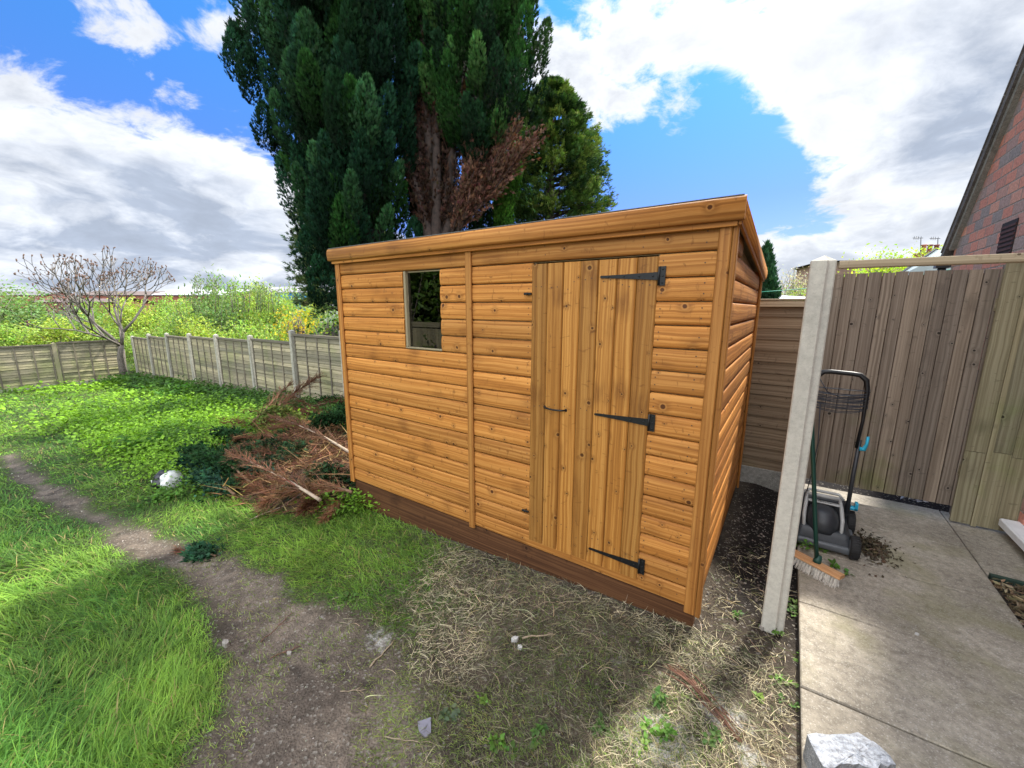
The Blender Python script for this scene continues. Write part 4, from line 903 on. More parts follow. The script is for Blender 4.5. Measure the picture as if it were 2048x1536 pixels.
ob = empty('concrete_block', (cen.x, cen.y, -.1), 'broken grey concrete block with a pale rough top at the patio corner', 'block')
blk.build('body', M['block'], ob); bm2.build('broken_face', M['blocktop'], ob)
def stone(name, P, rx, ry, h, mat, label, cat, seed, rz=0.0, group=None, tilt=0.0):
    rg = random.Random(seed); n = 9; f = MB(); P = Vector(P); ring = []
    for i in range(n):
        t = 2*math.pi*i/n+rg.uniform(-.2, .2); k_ = rg.uniform(.8, 1.1); x, y = math.cos(t)*rx*k_, math.sin(t)*ry*k_; ring.append(Vector((x*math.cos(rz)-y*math.sin(rz), x*math.sin(rz)+y*math.cos(rz), 0)))
    lo = [P+p*1.0+Vector((0, 0, -.004)) for p in ring]; hi = [P+p*.9+Vector((0, 0, h+tilt*p.x+rg.uniform(-.1, .1)*h)) for p in ring]
    for i in range(n):
        j = (i+1) % n; f.poly([lo[i], lo[j], hi[j], hi[i]], [(0, 0)]*4)
    c = sum(hi, Vector())/n+Vector((0, 0, h*.1))
    for i in range(n): f.poly([hi[i], hi[(i+1) % n], c], [(0, 0)]*3)
    return tag(f.build(name, mat), label, cat, group)
# slate: flat angular shard
sp = [on_ground(835, 1443, .012), on_ground(862, 1434, .02), on_ground(862, 1466, .012), on_ground(851, 1474, .01), on_ground(838, 1462, .01)]
f = MB(); tp = [Vector(p) for p in sp]; lo = [p-Vector((0, 0, .009)) for p in tp]; f.poly(tp, [(0, 0)]*5); f.poly(list(reversed(lo)), [(0, 0)]*5)
for i in range(5): j = (i+1) % 5; f.poly([lo[i], lo[j], tp[j], tp[i]], [(0, 0)]*4)
tag(f.build('slate_shard', flat('slate', (.20, .19, .23), .55, 0, 30, .2, .3)), 'angular purple grey slate shard lying on the bare soil', 'slate')
ston = flat('pale_stone', (.30, .275, .24), .9, 0, 25, .3, .4); ston2 = flat('brown_stone', (.24, .17, .13), .9, 0, 25, .3, .4); chalk = flat('white_lump', (.52, .51, .49), .9, 0, 30, .25, .5)
stone('stone', on_ground(452, 1290, .0), .026, .018, .022, ston, 'small pale pebble at the edge of the long grass', 'stone', 3)
stone('stone', on_ground(578, 1307, .0), .018, .012, .008, ston, 'tiny flat pale stone on the trodden path', 'stone', 5)
stone('plaster_lump', on_ground(1030, 1282, .0), .022, .014, .02, chalk, 'white crumpled scrap on straw in front of the door', 'scrap', 6, 1.0)
stone('plaster_lump', on_ground(1040, 1297, .0), .016, .012, .016, chalk, 'smaller white scrap just below its larger neighbour', 'scrap', 7, .3)
stone('stone', on_ground(1276, 1196, .0), .030, .022, .03, ston2, 'pinkish stone tucked against the dark plinth', 'stone', 8)
stone('pebble', on_ground(1523, 1258, .0), .016, .014, .018, ston, 'little round pebble at the foot of the concrete post', 'pebble', 9)
stone('stone', on_z(1834, 1269, -.10), .010, .008, .008, chalk, 'white crumb of stone on the shaded slab', 'stone', 10)
rg = random.Random(12)
gravel_pts = []
f = MB()
for i in range(420):
    x, y = rg.uniform(.01, .45), rg.uniform(-.15, 1.7); z = tz(x, y); r_ = rg.uniform(.004, .012); n = 5; lo = [Vector((x+math.cos(2*math.pi*k_/n+i)*r_*rg.uniform(.8, 1.2), y+math.sin(2*math.pi*k_/n+i)*r_, z-.002)) for k_ in range(n)]; tp_ = Vector((x, y, z+r_*.9)); rr = rg.random()
    for k_ in range(n): f.poly([lo[k_], lo[(k_+1) % n], tp_], [(0, 0)]*3, rr)
gvm = NT('grit'); gvm.set(gvm.ramp(gvm.N('ShaderNodeAttribute', attribute_name='rnd').outputs[2], [(0, (.05, .04, .035)), (.7, (.13, .10, .08)), (1, (.24, .21, .18))]), .9)
tag(f.build('grit', gvm.mat), 'loose dark grit in the gap between shed and post', 'grit', kind='stuff')
# black and white plastic bag half full, with part of a white letter
bp = Vector(on_ground(339, 972, .0)); bagm = flat('black_plastic_bag', (.012, .014, .022), .28, 0, 14, .3); bagw = flat('white_plastic_bag', (.66, .68, .66), .45, 0, 20, .3, .3)
bg_ = empty('plastic_bag', bp, 'crumpled black and white plastic bag lying in the weeds by the path', 'bag')
for nm_, sgn, mat_ in (('black_half', -1, bagm), ('white_half', 1, bagw)):
    bm = bmesh.new(); bmesh.ops.create_icosphere(bm, subdivisions=4, radius=1)
    cr = Vector((CR[0], CR[1], 0)).normalized(); cf = Vector((CF[0], CF[1], 0)).normalized()
    for v in bm.verts:
        c = v.co.copy(); n_v = float(fbm([c.x*1.3+5+sgn], [c.y*1.3+c.z*1.2+3], 1.6, 2, 3)[0])-.5
        k_ = 1+n_v*.45; a = .095 if sgn < 0 else .082
        lx = c.x*k_*a+sgn*.055+(0 if sgn < 0 else -.02*c.z); lz = c.z*k_*.105+.075; ly_ = c.y*k_*.12+(-.02 if sgn > 0 else 0)
        v.co = bp+cr*lx+cf*ly_+Vector((0, 0, max(-.01, lz)))
    for fc in bm.faces: fc.smooth = True
    me = bpy.data.meshes.new(nm_); bm.to_mesh(me); bm.free(); link(nm_, me, bg_, mat_)
f = MB(); cpos = bp-cf*.128+Vector((0, 0, .07))
pts = [cpos+cr*(-.118)+Vector((0, 0, .035)), cpos+cr*(-.116)+Vector((0, 0, .012)), cpos+cr*(-.102)+Vector((0, 0, .0)), cpos+cr*(-.087)+Vector((0, 0, .012)), cpos+cr*(-.083)+Vector((0, 0, .04))]
f.tube([p+cf*(.045-.0*i) for i, p in enumerate(pts)], .006, 5); f.build('printed_letter', bagw, bg_)
# litter by the gate
f = MB(); q0 = Vector(on_z(1792, 992, -.085)); rg = random.Random(3)
for i in range(14):
    p = q0+Vector((rg.uniform(-.0, .20), rg.uniform(-.03, .02), rg.uniform(-.01, .015))); a = Vector((rg.gauss(0, 1), rg.gauss(0, 1), rg.gauss(0, .4))).normalized()*rg.uniform(.01, .03); b = Vector((rg.gauss(0, 1), rg.gauss(0, 1), rg.gauss(0, .4))).normalized()*rg.uniform(.006, .015); f.poly([p-a, p+b, p+a, p-b], [(0, 0)]*4)
tag(f.build('litter', flat('foil_litter', (.5, .5, .52), .35, .3)), 'silvery scraps of litter caught under the brown gate', 'litter')
# ------------------------------------------------------------------ plant building blocks (all vectorised)
def nrm(a): return a/np.maximum(np.linalg.norm(a, axis=-1, keepdims=True), 1e-9)
def rdir(n, zs=1.0, R=RS): v = R.normal(size=(n, 3)); v[:, 2] *= zs; return nrm(v)
def perp(D, R=RS): return nrm(np.cross(D, R.normal(size=D.shape)))
def ribbons(P, D, L, W, bend, col, seg=2, tipcol=1.15, sidev=None, B=None):
    """curved tapering blades; returns V, F(tri), C"""
    n = len(P); L = np.broadcast_to(np.asarray(L, float), (n,))[:, None]; W = np.broadcast_to(np.asarray(W, float), (n,))[:, None]
    Bd = np.array([0, 0, -1.0]) if B is None else B
    Sd = perp(D) if sidev is None else sidev; bend = np.broadcast_to(np.asarray(bend, float), (n,))[:, None]; vs = []; cs = []
    for k in range(seg+1):
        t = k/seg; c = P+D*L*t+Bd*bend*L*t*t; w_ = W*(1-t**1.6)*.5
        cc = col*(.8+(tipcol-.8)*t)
        if k < seg: vs += [c-Sd*w_, c+Sd*w_]; cs += [cc, cc]
        else: vs.append(c); cs.append(cc)
    m = 2*seg+1; V = np.stack(vs, 1).reshape(-1, 3); C = np.stack(cs, 1).reshape(-1, 3); f = []
    for k in range(seg-1): a = 2*k; f += [(a, a+1, a+3), (a, a+3, a+2)]
    a = 2*(seg-1); f.append((a, a+1, a+2)); f = np.array(f)
    return V, (np.arange(n)[:, None, None]*m+f[None]).reshape(-1, 3), C
def leaves(P, D, S_, L, W, col, fold=.25, R=RS):
    """broad pointed leaves: 6 vertices, folded along the rib"""
    n = len(P); L = np.broadcast_to(np.asarray(L, float), (n,))[:, None]; W = np.broadcast_to(np.asarray(W, float), (n,))[:, None]; N_ = np.cross(D, S_)
    a = P; b = P+D*L*.35+S_*W*.5+N_*W*fold; c = P+D*L*.35-S_*W*.5+N_*W*fold; m = P+D*L*.45; d = P+D*L*.75+S_*W*.3-N_*L*.05; e = P+D*L*.75-S_*W*.3-N_*L*.05; t = P+D*L-N_*L*.15
    V = np.stack([a, b, c, m, d, e, t], 1).reshape(-1, 3); f = np.array([(0, 1, 3), (0, 3, 2), (1, 4, 3), (2, 3, 5), (3, 4, 6), (3, 6, 5)])
    C = np.repeat(col, 7, 0); return V, (np.arange(n)[:, None, None]*7+f[None]).reshape(-1, 3), C
def sprays(P, D, L, col, spread=.55, wid=.2, R=RS, k5=True):
    """flat feathery conifer sprays: one leading finger and side fingers"""
    n = len(P); S_ = perp(D, R); L = np.broadcast_to(np.asarray(L, float), (n,))[:, None]; vs = []; cs = []
    Nn = np.cross(D, S_)
    for (st, an, ln) in ((0, 0, 1), (.1, 1, .62), (.1, -1, .62), (.4, .8, .45), (.4, -.8, .45)) if k5 else ((0, 0, 1), (.15, 1, .6), (.15, -1, .6)):
        d = nrm(D*math.cos(an*spread)+S_*math.sin(an*spread)+Nn*R.normal(0, .12, (n, 1))); o = P+D*L*st; s = np.cross(d, Nn); w_ = L*ln*wid*.5
        vs += [o+d*L*ln*.45-s*w_, o+d*L*ln*.45+s*w_, o+d*L*ln, o]; c0 = col*(.75 if an else .85); cs += [c0, c0, col*1.25, col*.6]
    m = len(vs); V = np.stack(vs, 1).reshape(-1, 3); C = np.stack(cs, 1).reshape(-1, 3); f = []
    for q in range(m//4): a = q*4; f += [(a+3, a, a+1), (a, a+2, a+1)]
    return V, (np.arange(n)[:, None, None]*m+np.array(f)[None]).reshape(-1, 3), C
class Bag:
    def __init__(s): s.V = []; s.F = []; s.C = []; s.n = 0
    def add(s, t): V, F_, C = t; s.V.append(V); s.F.append(F_+s.n); s.C.append(np.clip(C, 0, 1)); s.n += len(V); return s
    def build(s, name, mat, parent=None): return link(name, np_mesh(name, np.concatenate(s.V), np.concatenate(s.F), np.concatenate(s.C)), parent, mat)
def vary(col, n, a=.2, b=.08, R=RS):
    c = np.array(col)[None]*(1+R.normal(0, a, (n, 1)))*(1+R.normal(0, b, (n, 3))); return np.clip(c, .002, 1)
def mixcol(a, b, t): t = np.asarray(t)[:, None]; return np.array(a)[None]*(1-t)+np.array(b)[None]*t
# ------------------------------------------------------------------ lawn
def polar(n, r0, r1, a0, a1, pw=1.0, R=RS):
    """plan positions round the viewpoint, thinning with distance"""
    r = r0*(r1/r0)**R.rand(n)**pw; a = math.radians(90)+YAW+np.radians(R.uniform(a0, a1, n)); return CAM[0]+np.cos(a)*r, CAM[1]+np.sin(a)*r, r
def blades(n, keep, lmin, lmax, wmin, lush, colA, colB, a0=-8, a1=66, r0=1.0, r1=25, clump=True, flatn=.5):
    x, y, r = polar(n, r0, r1, a0, a1)
    if clump:
        m = n//14; ci = RS.randint(0, m, n); cx_, cy_ = x[:m][ci], y[:m][ci]; cr = r[:m][ci]; sg = (.018+.012*cr**.8)
        ox, oy = RS.normal(0, 1, n)*sg, RS.normal(0, 1, n)*sg; x, y, r = cx_+ox, cy_+oy, cr; az = np.arctan2(oy, ox)+RS.normal(0, .5, n)
    else: az = RS.uniform(0, 6.283, n)
    k = keep(x, y); sel = (RS.rand(n) < k) & (x < .3) & (x > -21.3) & (y < 2.62)
    x, y, r, az, k = x[sel], y[sel], r[sel], az[sel], k[sel]; n = len(x)
    flow = (fbm(x, y, .9, 77)*2-1)*3.4+3.6; q = (RS.rand(n) < .6); az = np.where(q, flow+RS.normal(0, .55, n), az)
    hgt = (lmin+(lmax-lmin)*lush(x, y))*(.55+.75*RS.rand(n))*(.6+.4*k); lean = np.clip(RS.normal(.55+.35*flatn, .28, n), .05, 1.35)
    D_ = np.stack([np.cos(az)*np.sin(lean), np.sin(az)*np.sin(lean), np.cos(lean)], -1)
    t = np.clip(fbm(x, y, 1.6, 31)*1.6-.3+RS.normal(0, .25, n), 0, 1); c = mixcol(colA, colB, t)*(1+RS.normal(0, .18, (n, 1)))
    c = c*(.72+.62*np.clip(fbm(x, y, 3.3, 88)*1.6-.3, 0, 1))[:, None]  # shadow patches among the clumps, put into the blade colour
    dead = RS.rand(n) < .05; c[dead] = np.array([.36, .30, .13])*(.7+.5*RS.rand(dead.sum(), 1))
    side = nrm(np.stack([-np.sin(az), np.cos(az), RS.normal(0, .25, n)], -1))
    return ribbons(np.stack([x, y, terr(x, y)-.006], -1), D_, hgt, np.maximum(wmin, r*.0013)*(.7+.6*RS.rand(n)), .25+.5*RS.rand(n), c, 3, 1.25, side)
grass = Bag()
lushf = lambda x, y: np.where(path_side(x, y) < 0, 1.0, .62)*sstep(0, .35, path_d(x, y))*(.55+.6*fbm(x, y, 2.3, 14))
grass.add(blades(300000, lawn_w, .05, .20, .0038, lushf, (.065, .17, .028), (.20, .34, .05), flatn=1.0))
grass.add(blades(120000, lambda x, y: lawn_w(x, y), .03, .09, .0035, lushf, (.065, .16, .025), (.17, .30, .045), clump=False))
# thin sprigs in the scuffed turf and straggling over the path
spf = lambda x, y: (sstep(.38, .58, fbm(x, y, 3.1, 61))*.6*(1-sstep(.1, .35, x))*(y < -.02)+sstep(.6, .7, fbm(x, y, 5, 33))*.12)*(path_d(x, y) > -.22)*(x > -3.4)*((y < -.02) | (x < -3.1))
grass.add(blades(110000, spf, .02, .075, .003, lambda x, y: .6+0*x, (.13, .21, .045), (.26, .31, .10), r1=5, a0=-35))
tag(grass.build('grass', M['grassm']), 'rough green lawn grass, long and lush left of the trodden path', 'grass', kind='stuff')
# ------------------------------------------------------------------ leafy weeds as ground cover
def weedmask(x, y):
    a = sstep(-4.1, -5.6, x)*sstep(-13.5, -10.5, x)*sstep(-1.05, -.55, y)*(1-sstep(1.9, 2.3, y)); a = a*sstep(.38, .55, fbm(x, y, .9, 55)+.12)
    b = sstep(1.1, 1.9, y+.25*(fbm(x, y, .7, 8)-.5))*sstep(-21.3, -20.5, x)*(x < -3.2)*.9
    c = sstep(.56, .66, fbm(x, y, 1.7, 66))*.5*(path_side(x, y) > .3)*(x < -2.6)
    heap = sstep(1.1, .85, np.hypot((x+4.7+.3*(y-.5))/1.75, (y-.5)/1.0))
    return np.clip(np.maximum(np.maximum(a, b), c), 0, 1)*(path_d(x, y) > .05)*(1-heap)*(1-.0*x)
wb = Bag(); n = 190000; x, y, r = polar(n, 3.2, 24, -2, 52); m = n//10; ci = RS.randint(0, m, n); sg = .02+.013*r[:m][ci]; x0, y0 = x[:m][ci], y[:m][ci]; r = r[:m][ci]; hh = (.06+.20*RS.rand(m))[ci]*(.5+weedmask(x0, y0)); x = x0+RS.normal(0, 1, n)*sg*.8; y = y0+RS.normal(0, 1, n)*sg*.8
sel = (RS.rand(n) < weedmask(x0, y0)) & (y < 2.6) & (x > -21.3); x, y, r, hh = x[sel], y[sel], r[sel], hh[sel]; n = len(x)
z = terr(x, y)+hh*(RS.rand(n)**.6); az = RS.uniform(0, 6.283, n); el = RS.normal(.25, .35, n); Dd = np.stack([np.cos(az)*np.cos(el), np.sin(az)*np.cos(el), np.sin(el)], -1); Sd = nrm(np.stack([-np.sin(az), np.cos(az), RS.normal(0, .35, n)], -1))
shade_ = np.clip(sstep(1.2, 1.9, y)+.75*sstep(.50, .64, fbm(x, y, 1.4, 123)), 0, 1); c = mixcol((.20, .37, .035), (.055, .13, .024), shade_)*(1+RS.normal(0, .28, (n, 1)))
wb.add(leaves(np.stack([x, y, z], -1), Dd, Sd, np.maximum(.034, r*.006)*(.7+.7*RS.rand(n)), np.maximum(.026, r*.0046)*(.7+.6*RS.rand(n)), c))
tag(wb.build('weeds', M['leaf']), 'dense bright green nettles and broad leaved weeds between lawn and fence', 'weeds', kind='stuff')
# ------------------------------------------------------------------ dry straw and clippings over the scuffed ground
def strawmask(x, y):
    a = sstep(-2.5, -1.35, x+.35*y)*(1-sstep(.40, .47, x))*sstep(-.02, .2, path_d(x, y)+(fbm(x, y, 5, 90)-.5)*.25)*sstep(-3, -2.4, y)*((y < -.0)*1.0+(x > .02)*.25*(y < 1.2))
    return np.clip(a*(.35+1.0*fbm(x, y, 2.6, 71)), 0, 1)
sb = Bag(); n = 60000; x, y, r = polar(n, .8, 4.5, -48, 34); sel = RS.rand(n) < strawmask(x, y); x, y, r = x[sel], y[sel], r[sel]; n = len(x)
az = RS.uniform(0, 6.283, n); el = np.abs(RS.normal(.10, .16, n)); Dd = np.stack([np.cos(az)*np.cos(el), np.sin(az)*np.cos(el), np.sin(el)], -1)
Bd = nrm(np.stack([-np.sin(az), np.cos(az), -.35+0*az], -1))*np.where(RS.rand(n) < .5, 1, -1)[:, None]; Bd[:, 2] = -np.abs(Bd[:, 2])*.6
bright = sstep(.50, .74, fbm(x, y, 1.9, 101)+.12*sstep(-.6, -1.2, y)*0+.16*sstep(-.25, .1, x)); c = mixcol((.15, .14, .095), (.66, .58, .42), np.clip(bright+RS.normal(0, .25, n), 0, 1))*(1+RS.normal(0, .15, (n, 1)))
gsel = RS.rand(n) < .24; c[gsel] = np.array([.10, .14, .055])*(.7+.6*RS.rand(gsel.sum(), 1))
sb.add(ribbons(np.stack([x, y, terr(x, y)+.001+.012*RS.rand(n)], -1), Dd, .025+.07*RS.rand(n)**1.6, np.maximum(.0017, r*.00105)*(.7+.9*RS.rand(n)), RS.normal(0, .5, n), c, 3, 1.0, None, Bd))
n = 1500; x = RS.uniform(-1.7, .42, n); y = -np.abs(RS.normal(0, .45, n))-.01; y = np.where(x > .02, RS.uniform(-1.1, .8, n), y); az = RS.uniform(0, 6.283, n); el = np.abs(RS.normal(.35, .3, n)); Dd = np.stack([np.cos(az)*np.cos(el), np.sin(az)*np.cos(el), np.sin(el)], -1)
Bd = nrm(np.stack([-np.sin(az)*.8, np.cos(az)*.8, -1+0*az], -1)); sb.add(ribbons(np.stack([x, y, terr(x, y)+.002], -1), Dd, .06+.12*RS.rand(n), .003*(.7+.7*RS.rand(n)), .55+.3*RS.rand(n), vary((.38, .33, .22), n, .3), 5, 1.0, None, Bd))
tag(sb.build('straw', M['dry']), 'pale dry stalks and clippings strewn over the bare ground before the shed', 'straw', kind='stuff')
# crumbs, chips and small clods on soil and path
n = 30000; x, y, r = polar(n, .9, 9, -48, 60); pdv = path_d(x, y); sel = ((pdv < .12) | (strawmask(x, y) > .15) | ((x > 0) & (x < .46) & (y < 2))) & (x < .46) & ~((x > -3.05) & (x < 0) & (y > -.02) & (y < 2)); x, y, r = x[sel], y[sel], r[sel]; n = len(x)
sz = np.maximum(.0018, r*.0007)*(.5+RS.rand(n)**2*1.8); bgc = Bag(); c = vary((.14, .115, .09), n, .5); lt = RS.rand(n) < .16; c[lt] = vary((.5, .47, .4), lt.sum(), .2)
P3 = np.stack([x, y, terr(x, y)], -1); vs = []
for k_ in range(4): a = k_*math.pi/2+RS.rand(n)*1.2; vs.append(P3+np.stack([np.cos(a)*sz, np.sin(a)*sz, 0*a-.001], -1))
vs.append(P3+np.stack([RS.normal(0, .3, n)*sz, RS.normal(0, .3, n)*sz, sz*.9], -1)); V = np.stack(vs, 1).reshape(-1, 3)
bgc.add((V, (np.arange(n)[:, None, None]*5+np.array([(0, 1, 4), (1, 2, 4), (2, 3, 4), (3, 0, 4)])[None]).reshape(-1, 3), np.repeat(c, 5, 0)))
tag(bgc.build('crumbs', M['dry']), 'small clods, stones and chips scattered on bare soil', 'crumbs', kind='stuff')
# bark chips in the bed
n = 2600; x = RS.uniform(1.50, 2.0, n); y = RS.uniform(.4, 1.54, n); az = RS.uniform(0, 6.283, n); el = RS.normal(0, .3, n); Dd = np.stack([np.cos(az)*np.cos(el), np.sin(az)*np.cos(el), np.sin(el)], -1)
cb = Bag(); cb.add(leaves(np.stack([x, y, -.126+.03*RS.rand(n)], -1), Dd, perp(Dd), .02+.05*RS.rand(n), .008+.012*RS.rand(n), vary((.22, .165, .11), n, .45))); tag(cb.build('bark_chips', M['dry']), 'brown bark chips filling the bed at the right edge', 'bark chips', kind='stuff')
n = 900; a = RS.uniform(0, 6.283, n); rr = np.abs(RS.normal(0, 1, n)); x = .90+.085*rr*np.cos(a); y = 1.52+.13*rr*np.sin(a); sel = x > .78; x, y, rr = x[sel], y[sel], rr[sel]; n = len(x); az = RS.uniform(0, 6.283, n); el = RS.normal(.1, .3, n); Dd = np.stack([np.cos(az)*np.cos(el), np.sin(az)*np.cos(el), np.sin(el)], -1)
cb = Bag(); cb.add(leaves(np.stack([x, y, -.098+.045*np.exp(-rr*rr)*RS.rand(n)+.002], -1), Dd, perp(Dd), .012+.03*RS.rand(n), .008+.012*RS.rand(n), vary((.085, .065, .045), n, .4))); tag(cb.build('soil_spill', M['dry']), 'spill of dark soil and dead leaves on the slabs beside the mower wheel', 'soil', kind='stuff')
# ------------------------------------------------------------------ single weeds one can pick out
def weed(P, rad, hgt, nl, ls, col, label, name='weed', seed=0, group='single weeds in the scuffed ground', upright=.3):
    R = np.random.RandomState(seed); e = empty(name, tuple(P), label, 'weed', group); b = Bag(); ns = max(3, nl//9); az = R.uniform(0, 6.283, ns); el = R.normal(.9-.5*(1-upright), .25, ns)
    Dd = np.stack([np.cos(az)*np.cos(el), np.sin(az)*np.cos(el), np.abs(np.sin(el))], -1); L = hgt*(.7+.6*R.rand(ns)); P0 = np.array(P)[None]+R.normal(0, rad*.25, (ns, 3))*[1, 1, 0]
    b.add(ribbons(P0, Dd, L, .004, .35, vary((.12, .16, .05), ns, .1, .05, R), 3, 1.0)); b.build('stem', M['leaf'], e)
    b = Bag(); si = R.randint(0, ns, nl); t = .25+.75*R.rand(nl)**.7; Q = P0[si]+Dd[si]*(L[si]*t)[:, None]+np.array([0, 0, -1])*(.35*L[si]*t*t)[:, None]
    a = R.uniform(0, 6.283, nl); ee = R.normal(.15, .35, nl); D2 = np.stack([np.cos(a)*np.cos(ee), np.sin(a)*np.cos(ee), np.sin(ee)], -1); S2 = nrm(np.stack([-np.sin(a), np.cos(a), R.normal(0, .3, nl)], -1)); Q = Q+D2*rad*.25*R.rand(nl, 1); Q[:, 2] = np.maximum(Q[:, 2], P[2]+.004)
    la, lb, lc = ls*(.6+.7*R.rand(nl)), ls*.72*(.6+.7*R.rand(nl)), vary(col, nl, .2, .08, R)
    if nl <= 10:
        for i in range(nl): Bag().add(leaves(Q[i:i+1], D2[i:i+1], S2[i:i+1], la[i:i+1], lb[i:i+1], lc[i:i+1])).build('leaf', M['leaf'], e)
    else: b.add(leaves(Q, D2, S2, la, lb, lc)); b.build('foliage', M['leaf'], e)
    return e
G1, G2, G3 = (.12, .24, .045), (.085, .17, .045), (.16, .27, .06)
for i, (px, py, rad, h_, nl, ls, c_, lab) in enumerate([
    (1330, 1405, .05, .06, 40, .026, G2, 'dull green weed in the straw just left of the reddish stem bundle'),
    (1312, 1470, .07, .08, 60, .028, G1, 'lobed leafy weed below the reddish stem bundle, near the lower edge'),
    (1010, 1500, .06, .06, 45, .026, G1, 'bright little nettle at the bottom edge right of the slate'),
    (1085, 1475, .05, .05, 32, .024, G2, 'low dark weed right of the bottom edge nettle'),
    (965, 1400, .04, .05, 26, .022, G3, 'yellowish green sprout on the scuffed turf above the slate'),
    (895, 1432, .06, .04, 24, .030, (.13, .19, .11), 'grey green sprawling weed touching the slate on its right'),
    (1575, 1215, .045, .09, 46, .030, (.17, .30, .09), 'pale leafed ivy like weed growing between concrete post and slab edge'),
    (1548, 1268, .04, .05, 30, .022, G1, 'fine leafed weed at the foot of the concrete post'),
    (1583, 1310, .03, .07, 30, .022, G3, 'narrow weed squeezed against the slab edge below the post'),
    (1568, 1368, .035, .05, 24, .024, G3, 'small yellow green weed on the slab edge halfway to the block'),
    (1515, 1390, .03, .03, 10, .030, (.2, .33, .07), 'single round bright leaf weed lying in the straw'),
    (1590, 1420, .03, .06, 24, .022, G2, 'dark weed by the slab edge nearest the broken block'),
    (1425, 1490, .05, .05, 30, .024, G2, 'weed in the pale dust left of the broken block'),
    (1470, 1232, .04, .06, 30, .022, G2, 'weed between the shed corner and the concrete post'),
    (700, 1195, .06, .05, 34, .026, G2, 'flat rosette weed at the lawn edge below the plinth'),
    (1190, 1450, .05, .05, 30, .024, G2, 'weed midway along the bottom edge in the bare patch')]):
    weed(on_ground(px, py), rad, h_, nl, ls, c_, lab, seed=i)
weed(np.array([.50, 1.235, -.10]), .06, .13, 40, .035, G1, 'leafy weed growing under the front of the lawn mower', seed=40, group=None)
weed(np.array([.665, 1.10, -.10]), .03, .02, 7, .045, G1, 'two or three round leaves lying before the mower deck', seed=41, group=None)
weed(np.array([.74, 1.06, -.10]), .02, .015, 6, .035, G2, 'small dark fallen leaves beside the mower wheel', seed=42, group=None)
for i, (px, py, rad, h_, nl, ls, lab) in enumerate([(290, 905, .40, .38, 420, .085, 'big bushy dark leaved dock plant in the bright weeds'), (115, 770, .5, .5, 260, .12, 'low rounded bush at the foot of the far left fence'), (240, 770, .6, .45, 260, .12, 'green clump round the foot of the bare tree'),
                                               (320, 1005, .20, .12, 120, .05, 'broad leaved weed clump beside the path below the plastic bag'), (355, 800, .6, .5, 300, .12, 'tall dark weed clump against the long fence')]):
    weed(on_ground(px, py), rad, h_, nl, ls, (.085, .20, .025) if i != 3 else (.11, .24, .04), lab, seed=60+i, group='bushy plants on the lawn', upright=.8)
# ------------------------------------------------------------------ sticks and stem bundle
stickm = flat('dry_stick', (.38, .30, .20), .85, 0, 40, .4, .4, c2=(.2, .15, .1)); redst = flat('reddish_stem', (.17, .075, .045), .8, 0, 40, .4, .4)
def stick(pa, pb, r_, label, mat=stickm, name='stick', seed=0, lift=.008, forks=0):
    R = random.Random(seed); a, b = Vector(on_ground(*pa, lift)), Vector(on_ground(*pb, lift)); n = 7; pts = [a.lerp(b, i/n)+Vector((R.gauss(0, 1), R.gauss(0, 1), .15*R.random()))*(b-a).length*.018 for i in range(n+1)]
    for p in pts: p.z = max(p.z, tz(p.x, p.y)+r_*.7)
    f = MB(); f.tube(pts, [r_*(1-.5*i/n) for i in range(n+1)], 6)
    for k_ in range(forks):
        i = R.randint(2, n-2); d = (b-a).normalized(); s_ = Vector((-d.y, d.x, .1))*R.choice((-1, 1)); L = (b-a).length*R.uniform(.2, .4); f.tube([pts[i], pts[i]+(d*.6+s_*.5)*L*.5, pts[i]+(d*.8+s_*.7)*L], [r_*.6, r_*.45, r_*.25], 5)
    return tag(f.build(name, mat), label, 'stick', 'sticks and twigs lying about')
stick((737, 1335), (790, 1281), .005, 'straight pale stick lying on the turf above the bare soil', seed=1)
stick((540, 1315), (600, 1292), .0032, 'thin dark twig across the trodden path', redst, 'twig', 2, forks=2)
stick((520, 1285), (585, 1225), .003, 'forked brown twig higher up the trodden path', redst, 'twig', 3, forks=3)
stick((680, 1383), (735, 1378), .0022, 'slender y shaped twig on the dark soil', stickm, 'twig', 4, forks=2)
stick((772, 1472), (868, 1490), .0026, 'curved pale twig left of the slate', stickm, 'twig', 5, forks=2)
stick((1045, 1275), (1112, 1268), .006, 'orange brown splinter of wood before the door', stickm, 'splinter', 6)
stick((975, 1162), (1020, 1158), .004, 'small pale stick on the straw near the plinth', stickm, 'stick', 7)
e = empty('stem_bundle', tuple(on_ground(1410, 1400)), 'bundle of long reddish dry stems lying in the straw at lower right', 'stems'); Rr = random.Random(4); f = MB()
for i in range(15):
    a = Vector(on_ground(1345+Rr.gauss(0, 10), 1335+Rr.gauss(0, 6), .012)); b = Vector(on_ground(1482+Rr.gauss(0, 8), 1482+Rr.gauss(0, 8), .008)); m = a.lerp(b, .45)+Vector((Rr.gauss(0, .008)+.012, Rr.gauss(0, .008)+.008, .014*Rr.random())); f.tube([a, a.lerp(m, .5)+Vector((.006, .004, .01)), m, m.lerp(b, .5)+Vector((.004, .002, .004)), b], [.0014, .0022, .0026, .0024, .0014], 5)
f.build('stem', redst, e)
